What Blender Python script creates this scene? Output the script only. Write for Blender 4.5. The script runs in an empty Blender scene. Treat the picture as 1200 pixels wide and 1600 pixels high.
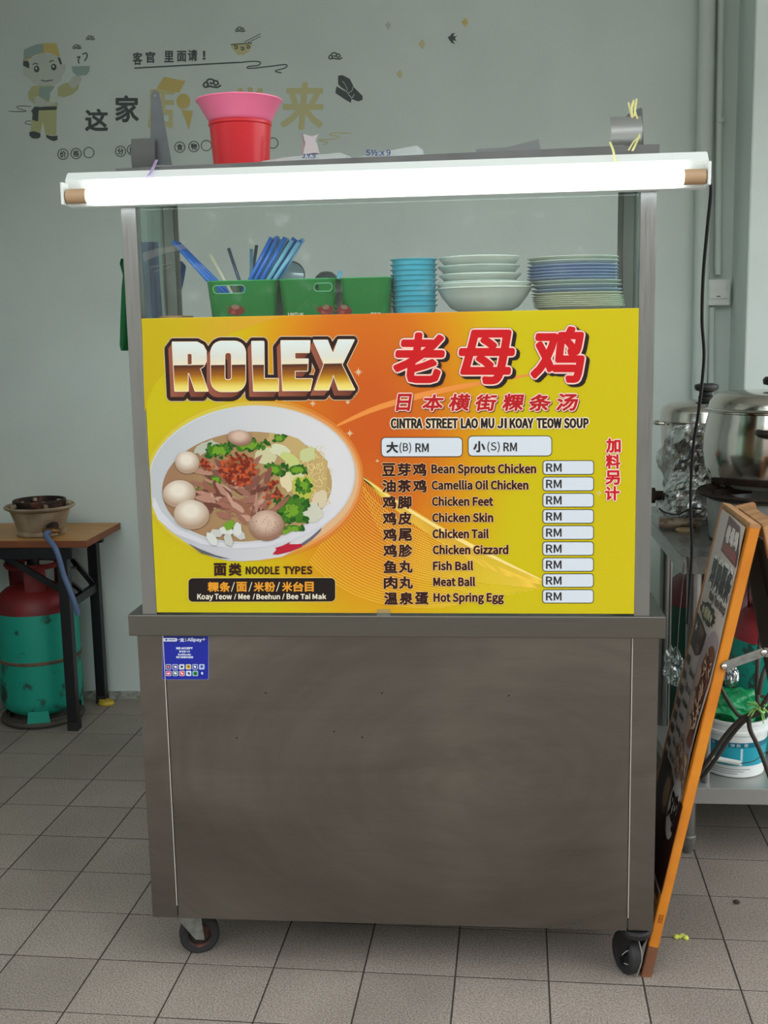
import bpy, bmesh, math, random
from mathutils import Vector, Matrix
import mathutils.geometry as G
random.seed(7)
D = bpy.data
COL = bpy.context.scene.collection
S = bpy.context.scene

# ------------------------------------------------------------------ camera
F, YAW, PITCH, ROLL = 1758.0, -0.09277, 0.15919, -0.01974
CAM = Vector((0.7319, -2.2319, 1.3804))
def cam_rows():
    y, p, r = YAW, PITCH, ROLL
    fw = Vector((math.sin(y)*math.cos(p), math.cos(y)*math.cos(p), -math.sin(p)))
    rt = Vector((math.cos(y), -math.sin(y), 0)); up = rt.cross(fw)
    c, s = math.cos(r), math.sin(r)
    return c*rt + s*up, -s*rt + c*up, fw
RT, UP, FW = cam_rows()
cd = D.cameras.new('camera'); cam = D.objects.new('camera', cd); COL.objects.link(cam)
cd.sensor_fit = 'VERTICAL'; cd.sensor_height = 36; cd.sensor_width = 27
cd.lens = F/1600*36; cd.clip_start = 0.05
cam.matrix_world = Matrix(((RT.x, UP.x, -FW.x, CAM.x), (RT.y, UP.y, -FW.y, CAM.y), (RT.z, UP.z, -FW.z, CAM.z), (0, 0, 0, 1)))
S.camera = cam

# ------------------------------------------------------------------ light
w = D.worlds.new('sky'); S.world = w; w.use_nodes = True
wn = w.node_tree.nodes; bg = wn['Background']
bg.inputs['Color'].default_value = (0.95, 0.98, 1.0, 1); bg.inputs['Strength'].default_value = 3.1
S.view_settings.view_transform = 'Standard'; S.view_settings.look = 'None'
S.view_settings.gamma = 1; S.view_settings.use_curve_mapping = False
S.view_settings.exposure = 0.0
TUBE_STRENGTH = 9.0

# ------------------------------------------------------------------ measuring helpers
def ray(x, y): return RT*(x-600) + UP*(800-y) + FW*F
def onY(x, y, Y): d = ray(x, y); return CAM + d*((Y-CAM.y)/d.y)
def onZ(x, y, Z): d = ray(x, y); return CAM + d*((Z-CAM.z)/d.z)
def onPlane(x, y, p, n): d = ray(x, y); return CAM + d*((Vector(p)-CAM).dot(n)/d.dot(n))

# ------------------------------------------------------------------ materials
def lin(c):
    def f(v):
        v /= 255.0
        return v/12.92 if v <= 0.04045 else ((v+0.055)/1.055)**2.4
    return (f(c[0]), f(c[1]), f(c[2]), 1)
MATS = {}
def mat(name, rgb, rough=0.5, metal=0.0, var=0.0, vscale=8, bump=0.0, bscale=60, spec=0.5, trans=0.0, alpha=1.0, emit=0, stretch=None, second=None, ramp=(0.4, 0.6), rvar=0.0):
    if name in MATS: return MATS[name]
    m = D.materials.new(name); m.use_nodes = True; nt = m.node_tree; b = nt.nodes['Principled BSDF']
    c = lin(rgb); b.inputs['Base Color'].default_value = c
    b.inputs['Roughness'].default_value = rough; b.inputs['Metallic'].default_value = metal
    b.inputs['Specular IOR Level'].default_value = spec
    if trans: b.inputs['Transmission Weight'].default_value = trans
    b.inputs['Alpha'].default_value = alpha
    if emit: b.inputs['Emission Color'].default_value = c; b.inputs['Emission Strength'].default_value = emit
    tc = nt.nodes.new('ShaderNodeTexCoord'); src = tc.outputs['Object']
    if stretch:
        mp = nt.nodes.new('ShaderNodeMapping'); mp.inputs['Scale'].default_value = stretch
        nt.links.new(src, mp.inputs['Vector']); src = mp.outputs['Vector']
    if var or second or rvar:
        n = nt.nodes.new('ShaderNodeTexNoise'); n.inputs['Scale'].default_value = vscale; n.inputs['Detail'].default_value = 6
        nt.links.new(src, n.inputs['Vector'])
        if var or second:
            r = nt.nodes.new('ShaderNodeValToRGB'); nt.links.new(n.outputs['Fac'], r.inputs['Fac'])
            e = r.color_ramp.elements
            if second:
                e[0].position, e[1].position = ramp; e[0].color = c; e[1].color = lin(second)
            else:
                e[0].position, e[1].position = 0.3, 0.7
                e[0].color = tuple(v*(1-var) for v in c[:3])+(1,); e[1].color = tuple(min(1, v*(1+var)) for v in c[:3])+(1,)
            nt.links.new(r.outputs['Color'], b.inputs['Base Color'])
        if rvar:
            mr = nt.nodes.new('ShaderNodeMapRange'); mr.inputs['To Min'].default_value = rough-rvar; mr.inputs['To Max'].default_value = rough+rvar
            mr.inputs['From Min'].default_value = .3; mr.inputs['From Max'].default_value = .7
            nt.links.new(n.outputs['Fac'], mr.inputs['Value']); nt.links.new(mr.outputs['Result'], b.inputs['Roughness'])
    if bump:
        n2 = nt.nodes.new('ShaderNodeTexNoise'); n2.inputs['Scale'].default_value = bscale; n2.inputs['Detail'].default_value = 5
        nt.links.new(src, n2.inputs['Vector'])
        bp = nt.nodes.new('ShaderNodeBump'); bp.inputs['Strength'].default_value = bump; bp.inputs['Distance'].default_value = 0.004
        nt.links.new(n2.outputs['Fac'], bp.inputs['Height']); nt.links.new(bp.outputs['Normal'], b.inputs['Normal'])
    MATS[name] = m; return m

def glassy(name, tint=(0.93, 0.98, 0.96), gloss=0.05, smear=0.0):
    m = D.materials.new(name); m.use_nodes = True; nt = m.node_tree; nt.nodes.clear()
    o = nt.nodes.new('ShaderNodeOutputMaterial'); t = nt.nodes.new('ShaderNodeBsdfTransparent'); g = nt.nodes.new('ShaderNodeBsdfGlossy')
    t.inputs['Color'].default_value = tint+(1,); g.inputs['Roughness'].default_value = 0.03
    fr = nt.nodes.new('ShaderNodeLayerWeight'); fr.inputs['Blend'].default_value = 0.25
    mr = nt.nodes.new('ShaderNodeMapRange'); mr.inputs['To Min'].default_value = gloss*.6; mr.inputs['To Max'].default_value = 0.4
    nt.links.new(fr.outputs['Fresnel'], mr.inputs['Value'])
    mx = nt.nodes.new('ShaderNodeMixShader'); nt.links.new(mr.outputs['Result'], mx.inputs[0]); nt.links.new(t.outputs[0], mx.inputs[1]); nt.links.new(g.outputs[0], mx.inputs[2])
    out = mx.outputs[0]
    if smear:
        df = nt.nodes.new('ShaderNodeBsdfDiffuse'); df.inputs['Color'].default_value = (.75, .8, .78, 1)
        tc = nt.nodes.new('ShaderNodeTexCoord'); n = nt.nodes.new('ShaderNodeTexNoise'); n.inputs['Scale'].default_value = 22; n.inputs['Detail'].default_value = 8
        nt.links.new(tc.outputs['Object'], n.inputs['Vector'])
        r = nt.nodes.new('ShaderNodeMapRange'); r.inputs['From Min'].default_value = .58; r.inputs['From Max'].default_value = .85; r.inputs['To Min'].default_value = .0; r.inputs['To Max'].default_value = smear
        nt.links.new(n.outputs['Fac'], r.inputs['Value'])
        m2 = nt.nodes.new('ShaderNodeMixShader'); nt.links.new(r.outputs['Result'], m2.inputs[0]); nt.links.new(out, m2.inputs[1]); nt.links.new(df.outputs[0], m2.inputs[2]); out = m2.outputs[0]
    nt.links.new(out, o.inputs['Surface']); MATS[name] = m; return m

def flat(rgb, rough=0.35):
    k = 'print_%02x%02x%02x' % tuple(rgb)
    return mat(k, rgb, rough, spec=0.3)

def steel_panel():
    """brushed stainless with wiped smear arcs"""
    m = mat('stainless_panel', (150, 147, 141), 0.42, 1.0); nt = m.node_tree; b = nt.nodes['Principled BSDF']
    tc = nt.nodes.new('ShaderNodeTexCoord')
    def noise(scale, detail, dist, mscale, rot):
        mp = nt.nodes.new('ShaderNodeMapping'); mp.inputs['Scale'].default_value = mscale; mp.inputs['Rotation'].default_value = rot; nt.links.new(tc.outputs['Object'], mp.inputs['Vector'])
        n = nt.nodes.new('ShaderNodeTexNoise'); n.inputs['Scale'].default_value = scale; n.inputs['Detail'].default_value = detail; n.inputs['Distortion'].default_value = dist; nt.links.new(mp.outputs[0], n.inputs['Vector']); return n
    big = noise(1.6, 3, .4, (1, 1, 1.4), (0, 0, 0)); wipe = noise(2.2, 9, 1.0, (1, 1, 7), (0, -.75, 0)); wipe2 = noise(3, 9, 1.2, (9, 1, 1.2), (0, .35, 0)); fine = noise(9, 5, 0, (1, 1, 22), (0, 0, 0))
    def add(a, k, b):
        x = nt.nodes.new('ShaderNodeMath'); x.operation = 'MULTIPLY_ADD'; nt.links.new(a, x.inputs[0]); x.inputs[1].default_value = k; nt.links.new(b, x.inputs[2]); return x.outputs[0]
    sp = nt.nodes.new('ShaderNodeSeparateXYZ'); off = nt.nodes.new('ShaderNodeVectorMath'); off.operation = 'ADD'; off.inputs[1].default_value = (-.20, 0, -.34); nt.links.new(tc.outputs['Object'], off.inputs[0]); nt.links.new(off.outputs[0], sp.inputs[0])
    def mth(op, a, b_=None, val=None):
        x = nt.nodes.new('ShaderNodeMath'); x.operation = op; nt.links.new(a, x.inputs[0])
        if b_ is not None: nt.links.new(b_, x.inputs[1])
        if val is not None: x.inputs[1].default_value = val
        return x.outputs[0]
    px_ = mth('MULTIPLY', sp.outputs['X'], None, .62); rad = mth('SQRT', mth('ADD', mth('MULTIPLY', px_, px_), mth('MULTIPLY', sp.outputs['Z'], sp.outputs['Z']))); ang = mth('ARCTAN2', sp.outputs['Z'], px_)
    cmb = nt.nodes.new('ShaderNodeCombineXYZ'); nt.links.new(mth('MULTIPLY', rad, None, 26), cmb.inputs[0]); nt.links.new(mth('MULTIPLY', mth('SINE', ang), None, 1.3), cmb.inputs[1]); nt.links.new(mth('MULTIPLY', mth('COSINE', ang), None, 1.3), cmb.inputs[2])
    pn = nt.nodes.new('ShaderNodeTexNoise'); pn.inputs['Scale'].default_value = 1.6; pn.inputs['Detail'].default_value = 9; pn.inputs['Distortion'].default_value = .5; nt.links.new(cmb.outputs[0], pn.inputs['Vector'])
    v = add(pn.outputs['Fac'], .26, big.outputs['Fac']); v = add(wipe.outputs['Fac'], .22, v); v = add(fine.outputs['Fac'], .12, v)
    mr = nt.nodes.new('ShaderNodeMapRange'); mr.inputs['From Min'].default_value = .62; mr.inputs['From Max'].default_value = 1.0
    mr.inputs['To Min'].default_value = .27; mr.inputs['To Max'].default_value = .40; nt.links.new(v, mr.inputs['Value']); nt.links.new(mr.outputs[0], b.inputs['Roughness'])
    r = nt.nodes.new('ShaderNodeMapRange'); r.inputs['From Min'].default_value = .62; r.inputs['From Max'].default_value = 1.0; nt.links.new(v, r.inputs['Value'])
    cr = nt.nodes.new('ShaderNodeValToRGB'); cr.color_ramp.elements[0].color = lin((109, 105, 99)); cr.color_ramp.elements[1].color = lin((134, 130, 122)); q = cr.color_ramp.elements.new(.5); q.color = lin((121, 116, 110))
    nt.links.new(r.outputs[0], cr.inputs['Fac']); nt.links.new(cr.outputs[0], b.inputs['Base Color'])
    return m

STEEL = mat('stainless_steel', (150, 151, 149), 0.34, 1.0, rvar=.06, vscale=40, stretch=(6, 6, .3))
COUNTER = mat('worn_stainless', (112, 110, 104), 0.40, 1.0, rvar=.06, vscale=30, stretch=(.3, 6, 6))
STEELD = mat('dull_steel', (108, 110, 109), 0.45, 1.0, var=.15, vscale=12)
PANEL = steel_panel()
CHROME = mat('polished_steel', (205, 198, 190), 0.16, 1.0, rvar=.05, vscale=5)
BLACK = mat('black_paint', (22, 22, 25), 0.45, bump=.05, var=.3)
IRON = mat('rusty_iron', (44, 34, 30), 0.7, 0.4, second=(104, 62, 44), ramp=(.5, .7), vscale=30, bump=.4)
RUBBER = mat('black_rubber', (28, 28, 29), 0.7, var=.3, vscale=20)
ZINC = mat('galvanised_zinc', (140, 142, 138), 0.5, .8, var=.25, vscale=60)
WHITEP = mat('white_enamel', (226, 232, 228), 0.35)
WALLM = mat('wall_paint', (217, 229, 224), 0.75, second=(207, 219, 214), ramp=(.35, .7), vscale=2.5, bump=.22, bscale=28, spec=.25)
GLASS = glassy('case_glass', tint=(.97, .99, .98), smear=.10)
GLASSG = glassy('side_glass', tint=(.80, .92, .88), smear=.10)
CLEAR = glassy('clear_plastic', tint=(.90, .95, .94), gloss=.2, smear=.25)

# ------------------------------------------------------------------ object helpers
ORIGIN = {}
def world_origin(o):
    p = Vector((0, 0, 0))
    while o: p += o.location; o = o.parent
    return p
def thing(name, label, cat, loc, group=None):
    o = D.objects.new(name, None); COL.objects.link(o); o.location = loc; o.empty_display_size = .05
    o['label'] = label; o['category'] = cat
    if group: o['group'] = group
    return o
def tag(o, label=None, cat=None, group=None, kind=None):
    if label: o['label'] = label
    if cat: o['category'] = cat
    if group: o['group'] = group
    if kind: o['kind'] = kind
    return o
def obj(name, bm, m, parent=None, smooth=False, origin=None, label=None, kind=None):
    """vertices come in world metres; parent None -> origin at bounds' foot"""
    me = D.meshes.new(name)
    if not isinstance(bm, bmesh.types.BMesh): raise TypeError
    bmesh.ops.recalc_face_normals(bm, faces=bm.faces) if not getattr(obj, 'keep', False) else None
    vs = [v.co for v in bm.verts]
    if origin is None:
        mn = Vector([min(v[i] for v in vs) for i in range(3)]); mx = Vector([max(v[i] for v in vs) for i in range(3)])
        origin = Vector(((mn.x+mx.x)/2, (mn.y+mx.y)/2, mn.z))
    origin = Vector(origin)
    for v in bm.verts: v.co -= origin
    for k in (m if isinstance(m, (list, tuple)) else [m]): me.materials.append(k)
    bm.to_mesh(me); bm.free()
    if smooth:
        for p in me.polygons: p.use_smooth = True
        me.set_sharp_from_angle(angle=math.radians(38))
    o = D.objects.new(name, me); COL.objects.link(o)
    if parent:
        o.parent = parent; o.location = origin - world_origin(parent)
    else: o.location = origin
    if label: o['label'] = label
    if kind: o['kind'] = kind
    return o
def copy_tree(root, loc, label=None, group=None):
    r = root.copy(); COL.objects.link(r); r.location = loc
    if label: r['label'] = label
    if group: r['group'] = group
    for ch in root.children:
        c = ch.copy(); COL.objects.link(c); c.parent = r
        for g in ch.children:
            d = g.copy(); COL.objects.link(d); d.parent = c
    return r
def NB(): return bmesh.new()
def box(bm, x0, x1, y0, y1, z0, z1, bev=0.0):
    r = bmesh.ops.create_cube(bm, size=1); vs = r['verts']
    for v in vs: v.co = Vector(((x0+x1)/2+v.co.x*(x1-x0), (y0+y1)/2+v.co.y*(y1-y0), (z0+z1)/2+v.co.z*(z1-z0)))
    if bev: bmesh.ops.bevel(bm, geom=list({e for v in vs for e in v.link_edges}), offset=bev, segments=2, affect='EDGES', profile=.6)
    return bm
def prism(bm, pts, d):
    """pts: planar 3D loop, extruded along vector d"""
    a = [bm.verts.new(p) for p in pts]; b = [bm.verts.new(Vector(p)+Vector(d)) for p in pts]
    n = len(a); bm.faces.new(a); bm.faces.new(b[::-1])
    for i in range(n): bm.faces.new((a[i], b[i], b[(i+1) % n], a[(i+1) % n]))
    return bm
def bar(bm, p0, p1, wa, wb, up=(0, 0, 1)):
    """rectangular bar from p0 to p1"""
    p0, p1 = Vector(p0), Vector(p1); d = (p1-p0).normalized(); s = d.cross(Vector(up))
    if s.length < 1e-4: s = d.cross(Vector((0, 1, 0)))
    s.normalize(); t = s.cross(d)
    return prism(bm, [p0+s*a*wa/2+t*b*wb/2 for a, b in ((-1, -1), (1, -1), (1, 1), (-1, 1))], p1-p0)
def tube(bm, pts, r, seg=10, cap=True):
    pts = [Vector(p) for p in pts]; n = len(pts); rs = r if isinstance(r, (list, tuple)) else [r]*n
    prev = None; rings = []
    for i, p in enumerate(pts):
        t = (pts[min(i+1, n-1)]-pts[max(i-1, 0)]).normalized()
        if prev is None:
            a = Vector((0, 0, 1)) if abs(t.z) < .9 else Vector((1, 0, 0)); s = t.cross(a).normalized()
        else:
            s = (prev - t*prev.dot(t)).normalized()
        prev = s; u = t.cross(s)
        rings.append([bm.verts.new(p+(s*math.cos(k*2*math.pi/seg)+u*math.sin(k*2*math.pi/seg))*rs[i]) for k in range(seg)])
    for a, b in zip(rings, rings[1:]):
        for k in range(seg): bm.faces.new((a[k], a[(k+1) % seg], b[(k+1) % seg], b[k]))
    if cap: bm.faces.new(rings[0][::-1]); bm.faces.new(rings[-1])
    return bm
def smooth_path(pts, n=8):
    pts = [Vector(p) for p in pts]; P = [pts[0]]+pts+[pts[-1]]; out = []
    for i in range(1, len(P)-2):
        for k in range(n):
            t = k/n; a, b, c, d = P[i-1], P[i], P[i+1], P[i+2]
            out.append(.5*((2*b)+(-a+c)*t+(2*a-5*b+4*c-d)*t*t+(-a+3*b-3*c+d)*t**3))
    out.append(pts[-1]); return out
def lathe(bm, prof, c, seg=32, sx=1, sy=1, axis=None):
    """prof [(r,z)...] about vertical axis through c (or about unit vector axis)"""
    c = Vector(c); Q = axis.to_track_quat('Z', 'Y') if axis else None
    rings = []
    for r, z in prof:
        if r < 1e-6:
            p = Vector((0, 0, z)); p = Q @ p if Q else p; rings.append([bm.verts.new(c+p)]); continue
        L = []
        for k in range(seg):
            a = 2*math.pi*k/seg; p = Vector((r*math.cos(a)*sx, r*math.sin(a)*sy, z))
            if Q: p = Q @ p
            L.append(bm.verts.new(c+p))
        rings.append(L)
    for a, b in zip(rings, rings[1:]):
        if len(a) == 1 and len(b) == 1: continue
        for k in range(seg):
            if len(a) == 1: bm.faces.new((a[0], b[(k+1) % seg], b[k]))
            elif len(b) == 1: bm.faces.new((a[k], a[(k+1) % seg], b[0]))
            else: bm.faces.new((a[k], a[(k+1) % seg], b[(k+1) % seg], b[k]))
    return bm

# ---- flat print: shapes given in 2D and laid on a real plane by a mapping M(x, y, height_above_surface) -> world point
def fill2d(loops):
    """tessellate loops (outer + holes) -> verts2d, tris"""
    vs = [Vector((p[0], p[1], 0)) for L in loops for p in L]
    t = G.tessellate_polygon([[Vector((p[0], p[1], 0)) for p in L] for L in loops])
    return [(v.x, v.y) for v in vs], t
def decal(bm, shape, M, h, shifts=((0, 0),)):
    vs, fs = shape
    for k, (dx, dy) in enumerate(shifts):
        V = [bm.verts.new(M(x+dx, y+dy, h+k*6e-6)) for x, y in vs]
        for f in fs:
            try: bm.faces.new([V[i] for i in f])
            except ValueError: pass
    return bm
def circ(r, n=10): return [(0, 0)]+[(r*math.cos(2*math.pi*i/n), r*math.sin(2*math.pi*i/n)) for i in range(n)]
def ell(cx, cy, a, b, rot=0, n=36):
    c, s = math.cos(rot), math.sin(rot)
    return [(cx+a*math.cos(t)*c-b*math.sin(t)*s, cy+a*math.cos(t)*s+b*math.sin(t)*c) for t in [2*math.pi*i/n for i in range(n)]]
def blob(cx, cy, a, b, rot=0, n=14, j=.18):
    c, s = math.cos(rot), math.sin(rot); o = []
    for i in range(n):
        t = 2*math.pi*i/n; k = 1+random.uniform(-j, j); x, y = a*k*math.cos(t), b*k*math.sin(t)
        o.append((cx+x*c-y*s, cy+x*s+y*c))
    return o
def rrect(x0, y0, x1, y1, r, n=5):
    o = []
    for cx, cy, a0 in ((x1-r, y1-r, 0), (x0+r, y1-r, 90), (x0+r, y0+r, 180), (x1-r, y0+r, 270)):
        for i in range(n+1):
            a = math.radians(a0+90*i/n); o.append((cx+r*math.cos(a), cy+r*math.sin(a)))
    return o
TXT = {}
try:   # the plain sans face that ships with Blender
    import os
    SANS = D.fonts.load(os.path.join(bpy.utils.resource_path('LOCAL'), 'datafiles', 'fonts', 'Noto Sans CJK Regular.woff2'))
except Exception: SANS = None
def text_shape(s, x0, y0, x1, y1, spacing=1.0, shear=0.0):
    """text as filled 2D shape in image sense (y down), fitted to the box"""
    key = (s, spacing, shear)
    if key not in TXT:
        cu = D.curves.new('txt', 'FONT'); cu.body = s; cu.resolution_u = 2; cu.space_character = spacing; cu.shear = shear
        if SANS and all(ord(c) < 256 for c in s): cu.font = SANS
        o = D.objects.new('txt', cu); COL.objects.link(o); me = o.to_mesh()
        TXT[key] = ([(v.co.x, v.co.y) for v in me.vertices], [tuple(p.vertices) for p in me.polygons])
        o.to_mesh_clear(); D.objects.remove(o); D.curves.remove(cu)
    vs, fs = TXT[key]
    a, b = min(v[0] for v in vs), max(v[0] for v in vs); c, d = min(v[1] for v in vs), max(v[1] for v in vs)
    return [(x0+(x-a)/(b-a)*(x1-x0), y1-(y-c)/(d-c)*(y1-y0)) for x, y in vs], fs
def letters(name, s, bx, M, h, m, parent, bold=0.0, spacing=1.0, shear=0.0, label=None, out=None, outm=None, n=8, sh=None, shm=None):
    """lettering part; optional outline and drop shadow are the same print"""
    shp = text_shape(s, *bx, spacing, shear); bm = NB(); ms = [m]; bm.faces.ensure_lookup_table()
    if sh:
        r, dx, dy = sh; decal(bm, shp, M, h-.0006, [(x+dx*k, y+dy*k) for k in (0, .5, 1) for x, y in circ(r, n)])
        k0 = len(bm.faces)
        for f in bm.faces: f.material_index = 1
        ms.append(shm)
    k0 = len(bm.faces)
    if out:
        decal(bm, shp, M, h-.0003, circ(out, n)); bm.faces.ensure_lookup_table(); ms.append(outm)
        for f in bm.faces[k0:]: f.material_index = len(ms)-1
    k0 = len(bm.faces); decal(bm, shp, M, h, circ(bold, n) if bold else ((0, 0),)); bm.faces.ensure_lookup_table()
    for f in bm.faces[k0:]: f.material_index = 0
    return obj(name, bm, ms, parent, label=label)
def shape(name, loops, M, h, m, parent=None, label=None, shifts=((0, 0),)):
    bm = NB()
    if loops and isinstance(loops[0][0], (int, float)): loops = [[loops]]
    elif isinstance(loops[0][0][0], (int, float)): loops = [loops]
    for i, L in enumerate(loops): decal(bm, fill2d(L), M, h+i*5e-6, shifts)
    return obj(name, bm, m, parent, label=label)
def stroke(pts, wd):
    """2D polyline -> polygon of width wd (may taper if list)"""
    L, R = [], []; n = len(pts)
    for i, p in enumerate(pts):
        a, b = pts[max(i-1, 0)], pts[min(i+1, n-1)]; dx, dy = b[0]-a[0], b[1]-a[1]; l = math.hypot(dx, dy) or 1
        q = (wd[i] if isinstance(wd, (list, tuple)) else wd)/2
        L.append((p[0]-dy/l*q, p[1]+dx/l*q)); R.append((p[0]+dy/l*q, p[1]-dx/l*q))
    return L, R
def strokes(bm, pts, wd, M, h):
    L, R = stroke(pts, wd); a = [bm.verts.new(M(x, y, h)) for x, y in L]; b = [bm.verts.new(M(x, y, h)) for x, y in R]
    for i in range(len(a)-1): bm.faces.new((a[i], a[i+1], b[i+1], b[i]))
def sm2(pts, n=6): return [(p.x, p.y) for p in smooth_path([(x, y, 0) for x, y in pts], n)]

# ================================================================== SETTING
TA, TX, TY, TS = -0.02744, -0.14196, 0.03686, 0.2
TC, TSN = math.cos(TA), math.sin(TA)
def tile_pt(i, j): return (TX+TS*(i*TC-j*TSN), TY+TS*(i*TSN+j*TC))
def wall_y(x): return 1.855+(x+.649)*math.tan(TA)
WN = Vector((TSN, -TC, 0)).normalized()      # wall normal towards the room
WP = Vector((-.649, 1.855, 0))
def MW(x, y, h=0): return onPlane(x, y, WP, WN)+WN*h

def tilemat():
    m = mat('floor_tile', (160, 151, 141), .55, bump=.25, bscale=180, spec=.35); nt = m.node_tree; b = nt.nodes['Principled BSDF']
    tc = nt.nodes.new('ShaderNodeTexCoord'); g = nt.nodes.new('ShaderNodeNewGeometry')
    n = nt.nodes.new('ShaderNodeTexNoise'); n.inputs['Scale'].default_value = 260; n.inputs['Detail'].default_value = 3
    nt.links.new(g.outputs['Position'], n.inputs['Vector'])
    r = nt.nodes.new('ShaderNodeValToRGB'); e = r.color_ramp.elements; e[0].position = .36; e[1].position = .62
    e[0].color = lin((116, 106, 98)); e[1].color = lin((160, 150, 140)); nt.links.new(n.outputs['Fac'], r.inputs['Fac'])
    n2 = nt.nodes.new('ShaderNodeTexNoise'); n2.inputs['Scale'].default_value = 4; n2.inputs['Detail'].default_value = 5
    nt.links.new(g.outputs['Position'], n2.inputs['Vector'])
    oi = nt.nodes.new('ShaderNodeObjectInfo')
    ad = nt.nodes.new('ShaderNodeMath'); ad.operation = 'MULTIPLY_ADD'; nt.links.new(oi.outputs['Random'], ad.inputs[0]); ad.inputs[1].default_value = .25; nt.links.new(n2.outputs['Fac'], ad.inputs[2])
    mr = nt.nodes.new('ShaderNodeMapRange'); mr.inputs['From Min'].default_value = .4; mr.inputs['From Max'].default_value = .9; mr.inputs['To Min'].default_value = .80; mr.inputs['To Max'].default_value = 1.06
    nt.links.new(ad.outputs[0], mr.inputs['Value'])
    mx = nt.nodes.new('ShaderNodeVectorMath'); mx.operation = 'SCALE'; nt.links.new(r.outputs[0], mx.inputs[0]); nt.links.new(mr.outputs[0], mx.inputs['Scale'])
    nt.links.new(mx.outputs[0], b.inputs['Base Color']); return m
TILEM = tilemat()
bm = NB(); box(bm, -2.5, 5, -5, 2.4, -.12, -.0007)
floor = obj('floor', bm, mat('grout', (50, 44, 40), .95), origin=(0, 0, 0), kind='structure')
bm = NB(); g = .0018; box(bm, g, TS-g, g, TS-g, -.004, 0); bmesh.ops.bevel(bm, geom=[e for e in bm.edges if all(v.co.z > -.001 for v in e.verts)], offset=.0005, segments=1, affect='EDGES')
tile0 = obj('tile', bm, TILEM, floor, origin=(0, 0, 0)); first = True
field = NB()
for j in range(-24, 10):
    for i in range(-11, 24):
        x, y = tile_pt(i, j)
        if y > wall_y(x)+.02: continue
        if -3 <= j <= 9 and -6 <= i <= 9:
            t = tile0 if first else tile0.copy()
            if not first: COL.objects.link(t); t.parent = floor
            first = False; t.location = (x, y, random.uniform(-.0004, .0003)); t.rotation_euler = (random.uniform(-.001, .001), random.uniform(-.001, .001), TA)
        else:
            V = [field.verts.new((*tile_pt(i+a/TS, j+b/TS), 0)) for a, b in ((g, g), (TS-g, g), (TS-g, TS-g), (g, TS-g))]; field.faces.new(V)
obj('tile_field', field, TILEM, floor, origin=(0, 0, 0), kind='stuff')

bm = NB(); prism(bm, [(-2.5, wall_y(-2.5), 0), (3.2, wall_y(3.2), 0), (3.2, wall_y(3.2)+.15, 0), (-2.5, wall_y(-2.5)+.15, 0)], (0, 0, 3.2))
wall_back = obj('wall_back', bm, WALLM, kind='structure')
bm = NB(); box(bm, -2.15, -2.0, -1.0, 2.2, 0, 3.2); box(bm, -2.15, -1.0, -1.5, .75, 0, 3.2); obj('wall_left_and_shade_block', bm, WALLM, kind='structure')  # second box: unseen block added to shade the floor at left
bm = NB(); box(bm, -30, 30, -17, -13, -.12, 6.0); obj('wall_opposite', bm, mat('street_wall', (150, 145, 136), .9, var=.1), kind='structure')
bm = NB(); box(bm, -30, 30, -13, -5, -.16, -.02); box(bm, 5, 30, -5, 2.4, -.16, -.02); obj('street_ground', bm, mat('asphalt', (104, 102, 98), .9, var=.1), kind='structure')
bm = NB(); box(bm, -2.65, 2.9, -.9, 2.1, 3.2, 3.3); obj('ceiling', bm, mat('ceiling_paint', (206, 208, 202), .8, var=.06), kind='structure')
bm = NB(); box(bm, -2.65, 2.9, -1.05, -.9, 2.82, 3.3); obj('wall_front', bm, WALLM, kind='structure')
# pillar that steps out of the back wall at the right
PXW = MW(1142, 480).x; YP = CAM.y+(PXW-CAM.x)/((onY(1166, 480, 1).x-CAM.x)/(1-CAM.y))
bm = NB(); box(bm, PXW, 3.2, YP, 2.0, 0, 3.2, .006); pil = obj('wall_right', bm, WALLM, kind='structure')
# rough plaster edge at the foot of the back wall
bm = NB(); n = 60
top, bot = [], []
for k in range(n+1):
    x = -2.4+3.9*k/n; hz = .018+.014*random.random(); dep = .022+.02*random.random()
    a = Vector((x, wall_y(x), 0)); top.append(bm.verts.new(a+Vector((0, .002, hz)))); bot.append((bm.verts.new(a+WN*dep*.6+Vector((0, 0, hz*.5))), bm.verts.new(a+WN*dep)))
for k in range(n):
    bm.faces.new((top[k], top[k+1], bot[k+1][0], bot[k][0])); bm.faces.new((bot[k][0], bot[k+1][0], bot[k+1][1], bot[k][1]))
obj('baseboard_back', bm, mat('rough_plaster', (150, 152, 144), .95, second=(96, 94, 86), ramp=(.45, .68), vscale=30, bump=.6), kind='structure')
# round conduits and the switch
def conduit(label, p, r, clips):
    t = thing('wall_conduit', label, 'pipe', (p[0].x, p[0].y, p[0].z))
    bm = NB(); tube(bm, p, r, 14); obj('pipe', bm, WALLM, t, True)
    for k in clips:
        bm = NB(); c = p[0].lerp(p[-1], k); d = (p[-1]-p[0]).normalized(); tube(bm, [c-d*.008, c+d*.008], r+.003, 14); obj('clip', bm, WALLM, t, True)
    return t
def wl(x, y, h): return MW(x, y, h)
conduit('broad painted pipe running floor to ceiling left of the wall switch', [wl(1104, -60, .03), wl(1084, 940, .03)], .026, (.33, .7))
conduit('thin painted conduit rising from the top of the wall switch', [wl(1126, -60, .02), wl(1122, 200, .016), wl(1120, 430, .016)], .012, (.5,))
conduit('thin painted conduit running down below the wall switch', [wl(1110, 480, .016), wl(1108, 900, .016)], .012, (.4,))
t = thing('wall_switch', 'square white wall switch box between the two thin conduits', 'switch', wl(1116, 478, .0))
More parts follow.
